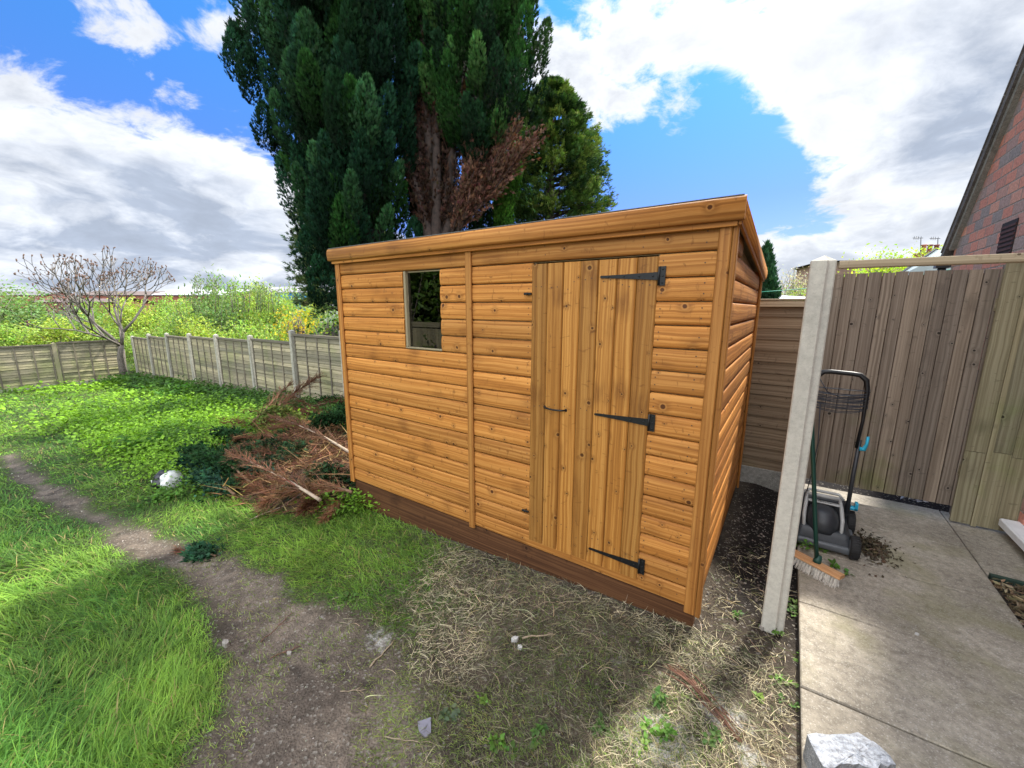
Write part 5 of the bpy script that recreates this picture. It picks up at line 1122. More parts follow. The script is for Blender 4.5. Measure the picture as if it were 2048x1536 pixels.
# ------------------------------------------------------------------ brush heap: cut conifer branches
BR, BR2, DG, TG, TAN = (.15, .072, .045), (.27, .14, .08), (.022, .06, .022), (.03, .08, .05), (.36, .23, .11)
def cut_branch(A, B, width, n, col, name, label, seed, leafy=0, arch=.15, stemc=(.30, .21, .13), stemr=.016, fan=.6, zmin=True):
    R = np.random.RandomState(seed); A = np.array(A, float); B = np.array(B, float); ax = B-A; L = np.linalg.norm(ax); ax /= L; sd = nrm(np.cross(ax, [0, 0, 1.0])[None])[0]; up = np.cross(sd, ax)
    e = empty(name, tuple(A), label, 'branch', 'cut branches in the brush heap') if label else None
    stem = lambda t: A[None]+ax[None]*(L*t)[:, None]+up[None]*(4*arch*L*t*(1-t))[:, None]
    if e is not None:
        f = MB(); f.tube([Vector(stem(np.array([t]))[0]) for t in np.linspace(0, .95, 9)], [stemr*(1-.85*i/8) for i in range(9)], 6); f.build('stem', flat('branch_bark', stemc, .85, 0, 30, .4, .4), e)
    b = Bag(); t = R.rand(n)**.8*.92+.04; s_ = R.normal(0, 1, n); wv_ = width*(1.15-.75*t); root = stem(t); ang = R.normal(0, fan*.55, n); u_ = R.normal(.10, .28, n)
    D1 = nrm(ax[None]*np.cos(ang)[:, None]+sd[None]*np.sin(ang)[:, None]+up[None]*u_[:, None]); ll = wv_*(.5+.8*R.rand(n))
    b.add(ribbons(root, D1, ll, .010, .12, vary(col, n, .25, .1, R), 2, 1.1))
    k_ = 7; ri = np.repeat(np.arange(n), k_); tt = .15+.85*R.rand(n*k_); Q = root[ri]+D1[ri]*(ll[ri]*tt)[:, None]+np.array([0, 0, -.12])*(ll[ri]*tt*tt)[:, None]; D2 = nrm(D1[ri]*1.0+R.normal(0, .34, (n*k_, 3)))
    if leafy:
        for _ in range(2): b.add(sprays(Q+R.normal(0, .03, Q.shape), nrm(D2+R.normal(0, .3, D2.shape)), .038+.03*R.rand(n*k_), vary(leafy, n*k_, .4, .12, R), .6, .26, R, False))
    else: b.add(ribbons(Q, D2, .03+.08*R.rand(n*k_), .0055, .1, vary(col, n*k_, .3, .12, R), 1, 1.25))
    if label is None: return b
    b.build('foliage' if leafy else 'twigs', M['conifer'] if leafy else M['dry'], e); return e
def gz(x, y, h): return (x, y, tz(x, y)+h)
def pg(px, py, h=.1): return on_ground(px, py, h)
hp = Bag(); R9 = np.random.RandomState(99)
def addbag(b, t): [b.add((V, F_-0, C)) for V, F_, C in [(np.concatenate(t.V), np.concatenate(t.F), np.concatenate(t.C))]]
heapb = [((690, 905), (540, 860), .5, BR, 0), ((700, 850), (600, 830), .5, BR, 0), ((620, 900), (470, 880), .4, BR, 0), ((640, 880), (560, 900), .5, BR, 0), ((560, 960), (420, 930), .4, DG, TG), ((690, 960), (600, 940), .35, BR2, 0), ((640, 890), (560, 880), .5, DG, DG), ((600, 940), (520, 920), .5, BR, 0), ((690, 910), (600, 890), .5, BR2, 0), ((690, 940), (620, 920), .4, DG, TG), ((660, 870), (700, 815), .5, DG, DG), ((640, 830), (560, 800), .4, BR, 0), ((600, 985), (480, 960), .35, BR, 0), ((690, 880), (740, 830), .4, DG, TG), ((520, 890), (430, 870), .3, DG, DG), ((460, 930), (370, 930), .35, DG, TG), ((600, 930), (520, 910), .45, BR, 0), ((690, 980), (560, 990), .3, BR2, 0), ((600, 850), (470, 830), .35, BR, 0), ((650, 940), (560, 880), .4, BR, 0), ((650, 1000), (610, 1020), .25, BR, 0), ((700, 930), (650, 900), .35, BR, 0), ((690, 850), (560, 825), .5, BR, 0), ((640, 860), (520, 850), .5, BR, 0), ((710, 870), (610, 850), .5, BR2, 0), ((650, 930), (480, 900), .4, BR, 0), ((720, 815), (640, 805), .4, DG, DG), ((560, 880), (440, 850), .4, BR, 0), ((700, 955), (560, 925), .4, BR, 0), ((560, 1000), (500, 975), .25, BR, 0)]
for i, (a, b_, wd, c, lf_) in enumerate(heapb):
    h1 = .05+.10*R9.rand(); addbag(hp, cut_branch(pg(*a, h1), pg(*b_, h1+.08), wd*.62, 120, c, 'x', None, 200+i, lf_, .08))
for i in range(150):
    a = pg(R9.uniform(430, 710), R9.uniform(830, 1000), .06+.22*R9.rand()); d_ = nrm(np.array([[R9.normal(-1, .7), R9.normal(0, .6), R9.normal(.06, .12)]])); hp.add(ribbons(a[None], d_, R9.uniform(.2, .7), R9.uniform(.006, .013), R9.uniform(-.1, .2), vary(TAN if R9.rand() < .5 else BR2, 1, .3, .1, R9), 4, 1.0))
tag(hp.build('brush_heap', M['conifer']), 'tangled heap of brown and dark green conifer cuttings left of the shed', 'brush heap', kind='stuff')
def mound(x, y):
    h_ = .30*np.exp(-(((x+4.9+.25*(y-.5))/1.25)**2+((y-.55)/.72)**2))+.16*np.exp(-(((x+3.9)/.7)**2+((y-.1)/.45)**2)); return terr(x, y)+h_*(.6+.8*fbm(x, y, 2.4, 7))-.045
n = 16000; x = R9.normal(-4.6, 1.0, n); y = R9.normal(.5, .62, n); sel = (x < -3.12) & (mound(x, y) > terr(x, y)-.01); x, y = x[sel], y[sel]; n = len(x); az = R9.uniform(0, 6.283, n); el = R9.normal(.12, .2, n); Dd = np.stack([np.cos(az)*np.cos(el), np.sin(az)*np.cos(el), np.sin(el)], -1); tb_ = Bag()
cc_ = vary(BR, n, .4, .12, R9); q = R9.rand(n) < .22; cc_[q] = vary(TAN, q.sum(), .3, .1, R9); tb_.add(ribbons(np.stack([x, y, mound(x, y)+.01+.05*R9.rand(n)], -1), Dd, .06+.16*R9.rand(n), .007*(.6+.8*R9.rand(n)), R9.normal(.1, .3, n), cc_, 3, 1.0))
q = fbm(x, y, 2.1, 64) > .60; m_ = int(q.sum()); P_ = np.repeat(np.stack([x, y, mound(x, y)+.03], -1)[q], 3, 0)+R9.normal(0, .05, (m_*3, 3))*[1, 1, .5]; tb_.add(sprays(P_, nrm(rdir(m_*3, .4, R9)+np.array([-.5, 0, .25])), .05+.05*R9.rand(m_*3), vary(DG, m_*3, .4, .12, R9), .6, .26, R9, False))
tag(tb_.build('twig_litter', M['dry']), 'brown and green twiggy litter covering the heap beside the shed', 'litter', kind='stuff')
# low dark mound the cuttings lie on
mdx = np.linspace(-7.2, -3.0, 60); mdy = np.linspace(-.75, 2.1, 44); MX, MY = np.meshgrid(mdx, mdy, indexing='ij')
hm = .30*np.exp(-(((MX+4.9+.25*(MY-.5))/1.25)**2+((MY-.55)/.72)**2))+.16*np.exp(-(((MX+3.9)/.7)**2+((MY-.1)/.45)**2)); hm = hm*(.6+.8*fbm(MX, MY, 2.4, 7)); MZ = terr(MX, MY)+hm-.045
ix = np.arange(MX.size).reshape(MX.shape); FF = np.stack([ix[:-1, :-1], ix[1:, :-1], ix[1:, 1:], ix[:-1, 1:]], -1).reshape(-1, 4)
tag(link('leaf_litter', np_mesh('leaf_litter', np.stack([MX, MY, MZ], -1).reshape(-1, 3), FF, smooth=True), None, flat('brown_litter', (.12, .065, .038), .95, 0, 24, .6, 1.0, c2=(.022, .016, .010), det=6)), 'brown needle litter under the heap of cuttings', 'litter', kind='stuff')
for i, (a, ha, b_, hb, wd, n, c, lf_, arch, lab) in enumerate([
    ((515, 850), .10, (640, 752), .75, .45, 190, BR, 0, .03, 'large dry brown branch pointing up against the fence from the heap'),
    ((500, 858), .10, (585, 765), .62, .35, 110, BR, 0, .03, 'smaller dry branch leaning beside the largest upright one'),
    ((585, 860), .12, (425, 838), .16, .25, 90, BR2, 0, .03, 'reddish brown tuft at the back left of the heap'),
    ((640, 1000), .25, (455, 905), .42, .34, 120, BR, 0, .02, 'bare grey branch fanning left across the middle of the heap'),
    ((705, 985), .20, (640, 975), .22, .22, 90, BR2, 0, .06, 'orange brown snapped stem end beside the shed corner'),
    ((700, 905), .30, (540, 835), .42, .36, 150, BR, 0, .03, 'brown branch with a long pale bare stem at the heap top'),
    ((500, 850), .22, (600, 850), .2, .20, 110, (.2, .22, .06), (.15, .19, .05), .28, 'arched yellowing green branch near the back of the heap'),
    ((520, 985), .10, (375, 915), .20, .36, 170, DG, DG, .10, 'big dark green branch forming the left end of the heap'),
    ((470, 990), .08, (395, 960), .10, .30, 100, TG, TG, .08, 'blue green spray drooping from the heap front by the bag'),
    ((690, 990), .12, (650, 1040), .03, .15, 80, BR2, 0, .03, 'brown fan shaped frond lying at the shed corner'),
    ((600, 975), .10, (525, 1010), .10, .22, 80, BR2, 0, .04, 'dry brown frond at the front of the heap'),
    ((565, 975), .12, (590, 985), .14, .10, 20, TG, TG, .1, 'small teal sprig among the brown fronds'),
    ((720, 840), .30, (640, 850), .36, .35, 110, DG, DG, .10, 'dark green bough half hidden behind the shed corner'),
    ((600, 820), .20, (720, 800), .25, .3, 100, BR, 0, .05, 'brown branch lying at the foot of the nearest fence panel'),
    ((500, 1040), .01, (600, 1002), .05, .05, 16, TAN, 0, .03, 'pale bent stem resting on grass before the heap'),
    ((432, 1112), .01, (392, 1108), .02, .055, 46, TG, (.03, .09, .05), .06, 'small blue green sprig dropped on the trodden path'),
    ((378, 1104), .01, (355, 1102), .02, .05, 18, BR, 0, .05, 'brown wisp beside the sprig on the path')]):
    cut_branch(pg(*a, ha), pg(*b_, hb), wd, n, c, 'cut_branch', lab, 300+i, lf_, arch, stemc=(.42, .33, .24) if i in (3, 5, 14) else (.2, .12, .07), stemr=.008 if i > 13 else .016)
# ------------------------------------------------------------------ trees
def inpoly(px, py, poly):
    c = np.zeros(len(px), bool); n = len(poly); j = n-1
    for i in range(n):
        xi, yi = poly[i]; xj, yj = poly[j]; m = ((yi > py) != (yj > py)) & (px < (xj-xi)*(py-yi)/((yj-yi) if yj != yi else 1e-9)+xi); c ^= m; j = i
    return c
def span(poly, py):
    xs = []
    n = len(poly)
    for i in range(n):
        (x0, y0), (x1, y1) = poly[i], poly[(i+1) % n]
        if (y0 > py) != (y1 > py): xs.append(x0+(x1-x0)*(py-y0)/(y1-y0))
    return (min(xs), max(xs)) if xs else None
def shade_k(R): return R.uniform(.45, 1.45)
def plume(bag, base, tip, rad, n, col, sl, R, shell=.55):
    """an upward tongue of foliage: sprays all round it, pointing up and out"""
    base = np.array(base); tip = np.array(tip); ax = tip-base; L = np.linalg.norm(ax); ax = ax/L; a = perp(ax[None], R)[0]; b = np.cross(ax, a)
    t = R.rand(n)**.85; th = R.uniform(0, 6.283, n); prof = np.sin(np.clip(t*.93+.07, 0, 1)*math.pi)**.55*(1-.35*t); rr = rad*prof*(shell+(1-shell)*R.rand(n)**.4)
    lob = 1+.18*np.sin(th*3+base[0]*7)+.12*np.sin(th*5+t*9)
    out = a[None]*np.cos(th)[:, None]+b[None]*np.sin(th)[:, None]; P = base[None]+ax[None]*(t*L)[:, None]+out*(rr*lob)[:, None]
    Dd = nrm(ax[None]*1.0+out*.5+R.normal(0, .22, (n, 3))+np.array([0, 0, .35]))
    bag.add(sprays(P, Dd, sl*(.6+.8*R.rand(n)), vary(col, n, .28, .1, R)*(.32+1.15*t[:, None]*shade_k(R)), .5, .21, R, True))  # shaded bases and lit tips are put into the spray colour
main = empty('cypress_tree', tuple(at_depth(860, 900, 6.6)*[1, 1, 0]+np.array([0, 0, -.5])), 'huge dark green multi stemmed cypress tree with dead brown inner branches behind the shed', 'tree')
PA = [(480, -420), (462, -100), (470, 0), (462, 70), (478, 140), (528, 205), (548, 290), (562, 380), (590, 450), (612, 520), (660, 585), (760, 600), (800, 520), (822, 430), (830, 300), (846, 150), (850, 0), (850, -420)]
PB = [(830, -420), (832, 60), (850, 200), (890, 300), (960, 330), (1010, 300), (1052, 255), (1085, 190), (1090, 110), (1066, 0), (1040, -200), (1000, -420)]
cb = Bag(); Rt = np.random.RandomState(5)
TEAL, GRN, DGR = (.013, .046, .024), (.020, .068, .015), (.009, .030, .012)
KD = .84
def fill(poly, n, D0, thick, size, cols, front=True, seed=0):
    D0 *= KD; thick *= KD
    R = np.random.RandomState(seed); k_ = 0; ys = [p[1] for p in poly]; pts = []
    while k_ < n:
        py = R.uniform(min(ys), max(ys)); sp = span(poly, py)
        if sp is None: continue
        x0, x1 = sp
        if R.rand() > (x1-x0)/380: continue
        # stratify so that tongues keep apart
        best = None
        for _ in range(6):
            px = R.uniform(x0, x1); d = min([math.hypot((px-q[0])*1.6, py-q[1]) for q in pts] or [999])
            if best is None or d > best[0]: best = (d, px)
        px = best[1]; pts.append((px, py)); e = (px-(x0+x1)/2)/((x1-x0)/2+1e-6); dz_ = thick*math.sqrt(max(.25 if poly is PB else 0, 1-e*e))
        D = D0-dz_*R.uniform(.5, 1.08) if front else D0+dz_*R.uniform(.3, 1.0)
        s0_ = size*R.uniform(.7, 1.35); s_ = s0_*KD; tipo = np.array(CR)*e*.22+np.array([0, 0, 1.0])+np.array(CF)*R.normal(0, .08)
        inner = 1-.0*abs(e); tipp = at_depth(px, py-30, D)
        ln = s_*R.uniform(1.7, 2.4); tip = tipp+nrm(tipo[None])[0]*ln*.45; base = tipp-nrm(tipo[None])[0]*ln*.55-np.array(CR)*e*.10
        c = cols[0] if R.rand() < .5 else cols[R.randint(1, len(cols))]
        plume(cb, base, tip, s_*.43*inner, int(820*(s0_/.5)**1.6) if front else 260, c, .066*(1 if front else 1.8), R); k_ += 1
fill(PA, 230, 8.3, 1.9, .46, (TEAL, GRN, DGR, (.026, .074, .030)), True, 11)
fill(PB, 125, 7.9, 1.1, .42, (GRN, (.045, .11, .03), DGR), True, 12)
fill(PA, 40, 8.3, 1.6, .9, (DGR, TEAL), False, 13); fill(PB, 20, 8.0, 1.2, .8, (DGR, GRN), False, 14)
PG = [(800, -420), (800, 0), (815, 300), (820, 480), (905, 480), (915, 300), (880, 0), (880, -420)]
fill(PG, 60, 8.9, .5, .6, (DGR, (.03, .03, .018)), True, 15)
# bulge at top left and the low skirt behind the shed
for (px, py, D, s_) in [(470, 110, 7.9, .5), (500, 150, 7.7, .5), (530, 250, 7.6, .45), (640, 560, 7.4, .5), (690, 570, 7.2, .5), (760, 560, 7.0, .45), (620, 500, 7.5, .5), (945, 520, 8.3, .5), (975, 500, 8.4, .45), (1000, 520, 8.5, .45), (925, 440, 8.5, .4), (960, 400, 8.5, .4), (990, 360, 8.5, .35), (972, 462, 8.1, .42), (992, 440, 8.2, .38), (955, 470, 8.0, .4), (830, 470, 7.6, .35), (900, 560, 8.4, .5), (980, 560, 8.4, .5)]:
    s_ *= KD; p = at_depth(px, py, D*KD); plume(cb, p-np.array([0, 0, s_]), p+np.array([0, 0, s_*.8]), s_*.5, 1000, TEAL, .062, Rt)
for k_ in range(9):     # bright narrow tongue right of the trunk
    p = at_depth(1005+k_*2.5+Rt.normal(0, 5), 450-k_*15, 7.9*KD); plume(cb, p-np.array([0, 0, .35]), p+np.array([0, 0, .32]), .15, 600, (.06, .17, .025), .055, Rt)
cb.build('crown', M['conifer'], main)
# near-black hulls for the crown's dead inside, its shade put into the colour
def core(poly, D0, thick, k_=.74, seed=0, ypx=None):
    f = MB(); ys = sorted([p[1] for p in poly]); rings = []
    for py in np.linspace(ys[0]+40, ys[-1]-50, 14):
        sp = span(poly, py); c = (sp[0]+sp[1])/2; hw = (sp[1]-sp[0])/2*k_; C0 = Vector(at_depth(c, py, D0)); w_ = hw*D0/FPX; ring = []
        for q in range(18):
            a = 2*math.pi*q/18; rr = 1+.16*math.sin(3*a+py*.02+seed)+.1*math.sin(5*a-py*.03); ring.append(C0+Vector(CR)*math.cos(a)*w_*rr+Vector((CF[0], CF[1], 0)).normalized()*math.sin(a)*thick*k_*rr)
        rings.append(ring)
    for i in range(len(rings)-1):
        for q in range(18): q2 = (q+1) % 18; f.poly([rings[i][q], rings[i][q2], rings[i+1][q2], rings[i+1][q]], [(0, 0)]*4, 0, 0, True)
    f.poly(rings[0], [(0, 0)]*18); f.poly(rings[-1], [(0, 0)]*18); return f
corem = flat('shaded_crown_hull', (.022, .016, .010), .95, 0, 7, .6, 1.0, c2=(.006, .009, .005))
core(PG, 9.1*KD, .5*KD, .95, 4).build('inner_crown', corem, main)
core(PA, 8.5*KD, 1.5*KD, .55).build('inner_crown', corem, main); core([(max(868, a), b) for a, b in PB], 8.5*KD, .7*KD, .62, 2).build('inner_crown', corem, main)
# trunks and the fan of dead brown branches
tb = MB(); o = at_depth(872, 640, 7.55*KD); o[2] = .2
stems = [((872, 470), (850, 200), (838, -200), .10), ((872, 470), (872, 250), (880, -150), .09), ((885, 470), (905, 300), (940, 0), .085), ((895, 475), (950, 370), (1040, 220), .10), ((860, 480), (815, 320), (790, 60), .09), ((890, 475), (930, 350), (1000, 160), .08), ((845, 480), (842, 300), (815, 0), .06), ((862, 475), (862, 320), (856, 60), .05)]
bd = Bag(); Rb = np.random.RandomState(8)
for (a, b_, c, r_) in stems:
    D = 7.7*KD; A0 = Vector(o)+Vector((random.uniform(-.15, .15), random.uniform(-.15, .15), -.9)); P0, P1, P2 = [Vector(at_depth(*q, D+random.uniform(-.1, .15))) for q in (a, b_, c)]
    pts = [A0, A0.lerp(P0, .6), P0, P0.lerp(P1, .5)+Vector((.02, 0, .0)), P1, P1.lerp(P2, .5), P2]; tb.tube(pts, [r_*1.3, r_*1.1, r_*.95, r_*.8, r_*.65, r_*.45, r_*.2], 7)
    # dead twiggy shoots along the stem
    n = 95; t = Rb.rand(n); pp = np.array([list(P0.lerp(P1, min(1, tt*1.6)) if tt < .62 else P1.lerp(P2, (tt-.62)*1.0)) for tt in t]); ax = nrm(np.array([list(P2-P0)]))[0]
    Dd = nrm(ax[None]*1.1+rdir(n, .5, Rb)*.75+np.array([0, 0, .25])); ll = .28+.30*Rb.rand(n); bc = vary((.062, .034, .025), n, .3, .1, Rb)
    bd.add(ribbons(pp, Dd, ll, .012, .05, bc, 2)); k_ = 9; ri = np.repeat(np.arange(n), k_); tt = .2+.8*Rb.rand(n*k_); Q = pp[ri]+Dd[ri]*(ll[ri]*tt)[:, None]; D2 = nrm(Dd[ri]+Rb.normal(0, .45, (n*k_, 3)))
    bd.add(sprays(Q, D2, .05+.05*Rb.rand(n*k_), vary((.055, .028, .020), n*k_, .35, .12, Rb), .55, .3, Rb, False))
# long fastigiate dead branches on the right flank
for i in range(26):
    f0 = Rb.rand(); a = at_depth(895+60*f0, 475-80*f0*f0, (7.35+.2*Rb.rand())*KD); b_ = at_depth(905+140*Rb.rand()**.7+25*f0, 330-110*Rb.rand(), (7.1+.4*Rb.rand())*KD); A_, B_ = Vector(a), Vector(b_); mid = A_.lerp(B_, .5)-Vector((0, 0, .06)); tb.tube([A_, mid, B_], [.02, .013, .005], 5)
    n = 45; t = .05+.9*Rb.rand(n); pp = a[None]*(1-t)[:, None]+b_[None]*t[:, None]-np.array([0, 0, .24])*(t*(1-t))[:, None]; Dd = nrm((b_-a)[None]/np.linalg.norm(b_-a)+Rb.normal(0, .22, (n, 3))); ll = .2+.25*Rb.rand(n)
    bd.add(ribbons(pp, Dd, ll, .009, .0, vary((.135, .07, .048), n, .3, .1, Rb), 2)); k_ = 6; ri = np.repeat(np.arange(n), k_); tt = .2+.8*Rb.rand(n*k_); Q = pp[ri]+Dd[ri]*(ll[ri]*tt)[:, None]; D2 = nrm(Dd[ri]+Rb.normal(0, .35, (n*k_, 3)))
    bd.add(sprays(Q, D2, .05+.05*Rb.rand(n*k_), vary((.115, .058, .04), n*k_, .35, .12, Rb), .5, .28, Rb, False))
tb.build('trunk', M['bark'], main); bd.build('dead_foliage', M['dry'], main)
# a looser, tiered conifer
def tiered(name, label, pax, ptop, pbot, D, rpx, nb, cols, ns=46, sl=.16, seed=0, prof=None, group=None, droop=.15):
    R = np.random.RandomState(seed); top = at_depth(pax, ptop, D); bot = at_depth(pax, pbot, D); H_ = top[2]-bot[2]; rmax = rpx*D/FPX; gz_ = min(bot[2]-.5, -.4)
    e = empty(name, (top[0], top[1], gz_), label, 'tree', group); f = MB(); f.tube([(top[0], top[1], gz_), (top[0], top[1], bot[2]), (top[0], top[1], top[2]-.2)], [.22, .18, .03], 8); b = Bag()
    for i in range(nb):
        h = R.rand()**.9; az = R.uniform(0, 6.283); rr = rmax*(prof(h) if prof else (1-h)**.8+.06)*R.uniform(.72, 1.12); z0 = bot[2]+h*H_; d = np.array([math.cos(az), math.sin(az), .18+.2*R.rand()]); d /= np.linalg.norm(d)
        P0 = np.array([top[0], top[1], z0-.25*rr]); n = ns; t = .38+.64*R.rand(n)**.7; sdv = np.array([-math.sin(az), math.cos(az), 0]); off_ = R.normal(0, .16, n)*rr*(1.15-t)+R.normal(0, .05, n)
        P = P0[None]+d[None]*(rr*t)[:, None]+sdv[None]*off_[:, None]+np.array([0, 0, 1.0])*(R.normal(0, .05, n)*rr-droop*t*t*rr)[:, None]; Dd = nrm(d[None]+sdv[None]*(off_/max(rr, .1)*2.2)[:, None]+R.normal(0, .3, (n, 3))+np.array([0, 0, .1]))
        if i % 3 == 0: f.tube([tuple(P0), tuple(P0+d*rr*.5), tuple(P0+d*rr*.8-np.array([0, 0, droop*.6*rr]))], [.035, .02, .008], 4)
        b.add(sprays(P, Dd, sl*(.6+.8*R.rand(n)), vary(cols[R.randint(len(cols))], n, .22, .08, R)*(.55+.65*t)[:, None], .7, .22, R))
    f.build('trunk', M['bark'], e); b.build('crown', M['conifer'], e); return e
OL = ((.085, .15, .04), (.055, .115, .032), (.15, .22, .055), (.025, .055, .022))
tiered('cedar_tree', 'olive green feathery conifer standing right behind the big dark cypress', 1105, 165, 470, 12.5, 128, 460, OL, 90, .15, 21, lambda h: (1-h**2.0)**.62*.98+.05, droop=.1)
tiered('cedar_tree', 'feathery grey green conifer poking out left of the big dark cypress', 672, 300, 600, 9.6, 112, 300, ((.09, .14, .06), (.13, .18, .08), (.05, .10, .04)), 60, .12, 22, lambda h: math.sin(min(1, .25+.75*(1-h))*math.pi*.62)*.9, droop=.25)
def spire(name, label, pax, ptop, pbot, D, rad, cols, seed=0, n=26):
    R = np.random.RandomState(seed); t0 = at_depth(pax, ptop, D); b0 = at_depth(pax, pbot, D); e = empty(name, (t0[0], t0[1], -.3), label, 'tree'); f = MB(); f.tube([(t0[0], t0[1], -.3), (t0[0], t0[1], t0[2]-.3)], [.1, .03], 6); f.build('trunk', M['bark'], e); b = Bag()
    for i in range(n):
        h = (i+.5)/n; az = i*2.4; r_ = rad*(1-h)**.6; p = b0*(1-h)+t0*h+np.array([math.cos(az), math.sin(az), 0])*r_*.5; plume(b, p-np.array([0, 0, .35]), p+np.array([0, 0, .4]), r_*.6+.06, 170, cols, .12, R)
    b.build('crown', M['conifer'], e)
spire('small_conifer', 'small dark conifer showing between the shed roof and the concrete post', 1530, 520, 620, 9.5, .28, (.025, .075, .035), 31)
# leafy bushes and willows beyond the fence
def bush_mesh(R, H_, W_, nst, nl, ls, col, upright=.8, whips=0):
    bs = MB(); b = Bag(); tips = []
    for i in range(nst):
        az = R.uniform(0, 6.283); lean = R.uniform(0, 1)*W_/2; hh = H_*R.uniform(.55, 1.0)*(1-.25*(lean/(W_/2+1e-6))**2); p0 = np.array([R.normal(0, W_*.14), R.normal(0, W_*.14), 0]); p2 = np.array([math.cos(az)*lean, math.sin(az)*lean, hh]); p1 = (p0+p2)/2+np.array([R.normal(0, .1), R.normal(0, .1), hh*.08]); bs.tube([p0, p1, p2], [.035, .022, .006], 4); tips.append((p0, p1, p2))
    si = R.randint(0, nst, nl); t = .12+.9*R.rand(nl)**.75; T = np.array(tips); u = t[:, None]; A_, B_, C_ = T[si, 0], T[si, 1], T[si, 2]; Q = A_*(1-u)**2+2*B_*u*(1-u)+C_*u**2; sp_ = .10+.26*(1-np.abs(t-.6)); Q = Q+R.normal(0, 1, (nl, 3))*sp_[:, None]*[1, 1, .8]; Q[:, 2] = np.maximum(Q[:, 2], .05)
    Dd = nrm(rdir(nl, .6, R)+np.array([0, 0, .55*upright])); cl = fbm(Q[:, 0], Q[:, 2]*1.3+Q[:, 1], 1.7, 3); c = vary(col, nl, .2, .1, R)*(.6+.8*cl)[:, None]
    b.add(leaves(Q, Dd, perp(Dd, R), ls*(.6+.8*R.rand(nl)), ls*.5*(.7+.6*R.rand(nl)), c)); return bs, b
GA, GB, GC = (.30, .43, .10), (.23, .37, .08), (.36, .45, .09)
protos = []
for i, (c, wh) in enumerate([(GA, 1), (GB, 1), (GC, 1), ((.20, .31, .12), 1)]):
    R = np.random.RandomState(50+i); bs, b = bush_mesh(R, 4.0, 4.6, 46, 8500, .15, c)
    protos.append((bs, b))
def place_bush(o, px, ptop, D, wpx, label, first, k_):
    zt = at_depth(px, ptop, D); gzv = -1.9; hgt = max(1.2, zt[2]-gzv); sc = hgt/3.9; sw = (wpx*D/FPX)/4.3
    o.location = (zt[0], zt[1], gzv); o.scale = (sw, sw, sc); o.rotation_euler = (0, 0, k_*1.9); o['label'] = label
bushes = [(20, 575, 26, 190, 3, 'grey green rounded bush at the far left edge beyond the fence'), (95, 640, 22, 150, 2, 'yellow green bush low behind the far left fence'), (-40, 640, 20, 160, 0, 'light bush at the frame edge behind the end fence'), (150, 625, 24, 130, 3, 'dull green bush seen left of the bare tree stem'), (215, 650, 24, 120, 0, 'small light bush right behind the bare tree fork'),
          (175, 600, 30, 110, 1, 'leafy bush in front of the dark red hall'), (262, 600, 25, 130, 2, 'yellowish bush showing through the bare tree branches'), (318, 598, 27, 120, 1, 'mid green bush right of the bare tree'), (372, 594, 24, 120, 0, 'pale willow bush below the ribbed roof warehouse'), (300, 655, 19, 130, 0, 'light bush just above the fence corner'),
          (425, 560, 20, 130, 3, 'tall grey green willow with thin upright whips'), (470, 568, 23, 130, 1, 'tall willow right of the whippy one'), (520, 572, 22, 130, 2, 'bright yellow green willow in the middle of the thicket'), (565, 583, 20, 130, 0, 'dense light willow left of the grey roofed unit'), (608, 606, 18, 120, 2, 'yellow green willow below the long low unit'),
          (650, 628, 15, 100, 3, 'twiggy willow right beside the shed'), (400, 640, 17, 140, 2, 'low bush behind the middle of the long fence'), (500, 640, 16, 140, 0, 'low bush behind the third fence panel from the shed'), (590, 640, 14, 120, 1, 'low bush behind the fence panel nearest the pile'), (690, 600, 17, 110, 1, 'willow mostly hidden behind the shed')]
protoobj = {}
for k_, (px, pt, D, wpx, v_, lab) in enumerate(bushes):
    if v_ not in protoobj:
        e = empty('willow_bush', (0, 0, 0), lab, 'bush', 'willow bushes in the thicket beyond the fence'); bs, b = protos[v_]; ch = [bs.build('stem', M['palebark'], e), b.build('leaf', M['leaf'], e)]; protoobj[v_] = (e, ch); o = e
    else:
        e, ch = protoobj[v_]; o = e.copy(); COL.objects.link(o)
        for c_ in ch: q = c_.copy(); q.parent = o; q.matrix_parent_inverse = Matrix.Identity(4); COL.objects.link(q)
    place_bush(o, px, pt, D, wpx, lab, k_ == 0, k_)
# tall thin whips over the willow
def single_bush(name, cat, label, P, H_, W_, nst, nl, ls, col, seed, stemm=None, leafn='leaf'):
    R = np.random.RandomState(seed); e = empty(name, tuple(P), label, cat); bs, b = bush_mesh(R, H_, W_, nst, nl, ls, col); a = bs.build('stem', stemm or M['palebark']); c = b.build(leafn, M['leaf'])
    for q in (a, c): q.parent = e
    return e
f = MB(); wl = Bag(); Rw = np.random.RandomState(3); ew = empty('willow_shoots', tuple(at_depth(400, 640, 19)), 'thin upright leafy shoots rising above the thicket skyline', 'shoots')
for i in range(44):
    px = Rw.choice([Rw.uniform(385, 470), Rw.uniform(470, 600)]); D = Rw.uniform(18, 22); pt = (545 if px < 450 else 565)+Rw.uniform(0, 22); a = at_depth(px+Rw.normal(0, 4), 625, D); b_ = at_depth(px, pt, D); f.tube([a, (a+b_)/2+Rw.normal(0, .05, 3), b_], [.02, .013, .005], 4); n = 46; t = Rw.rand(n)
    P = a[None]*(1-t)[:, None]+b_[None]*t[:, None]+Rw.normal(0, .05, (n, 3)); Dd = nrm(rdir(n, 1, Rw)*.7+np.array([0, 0, .8])); wl.add(leaves(P, Dd, perp(Dd, Rw), .13, .045, vary((.17, .25, .09), n, .25, .1, Rw)))
f.build('stem', M['palebark'], ew); wl.build('leaf', M['leaf'], ew)
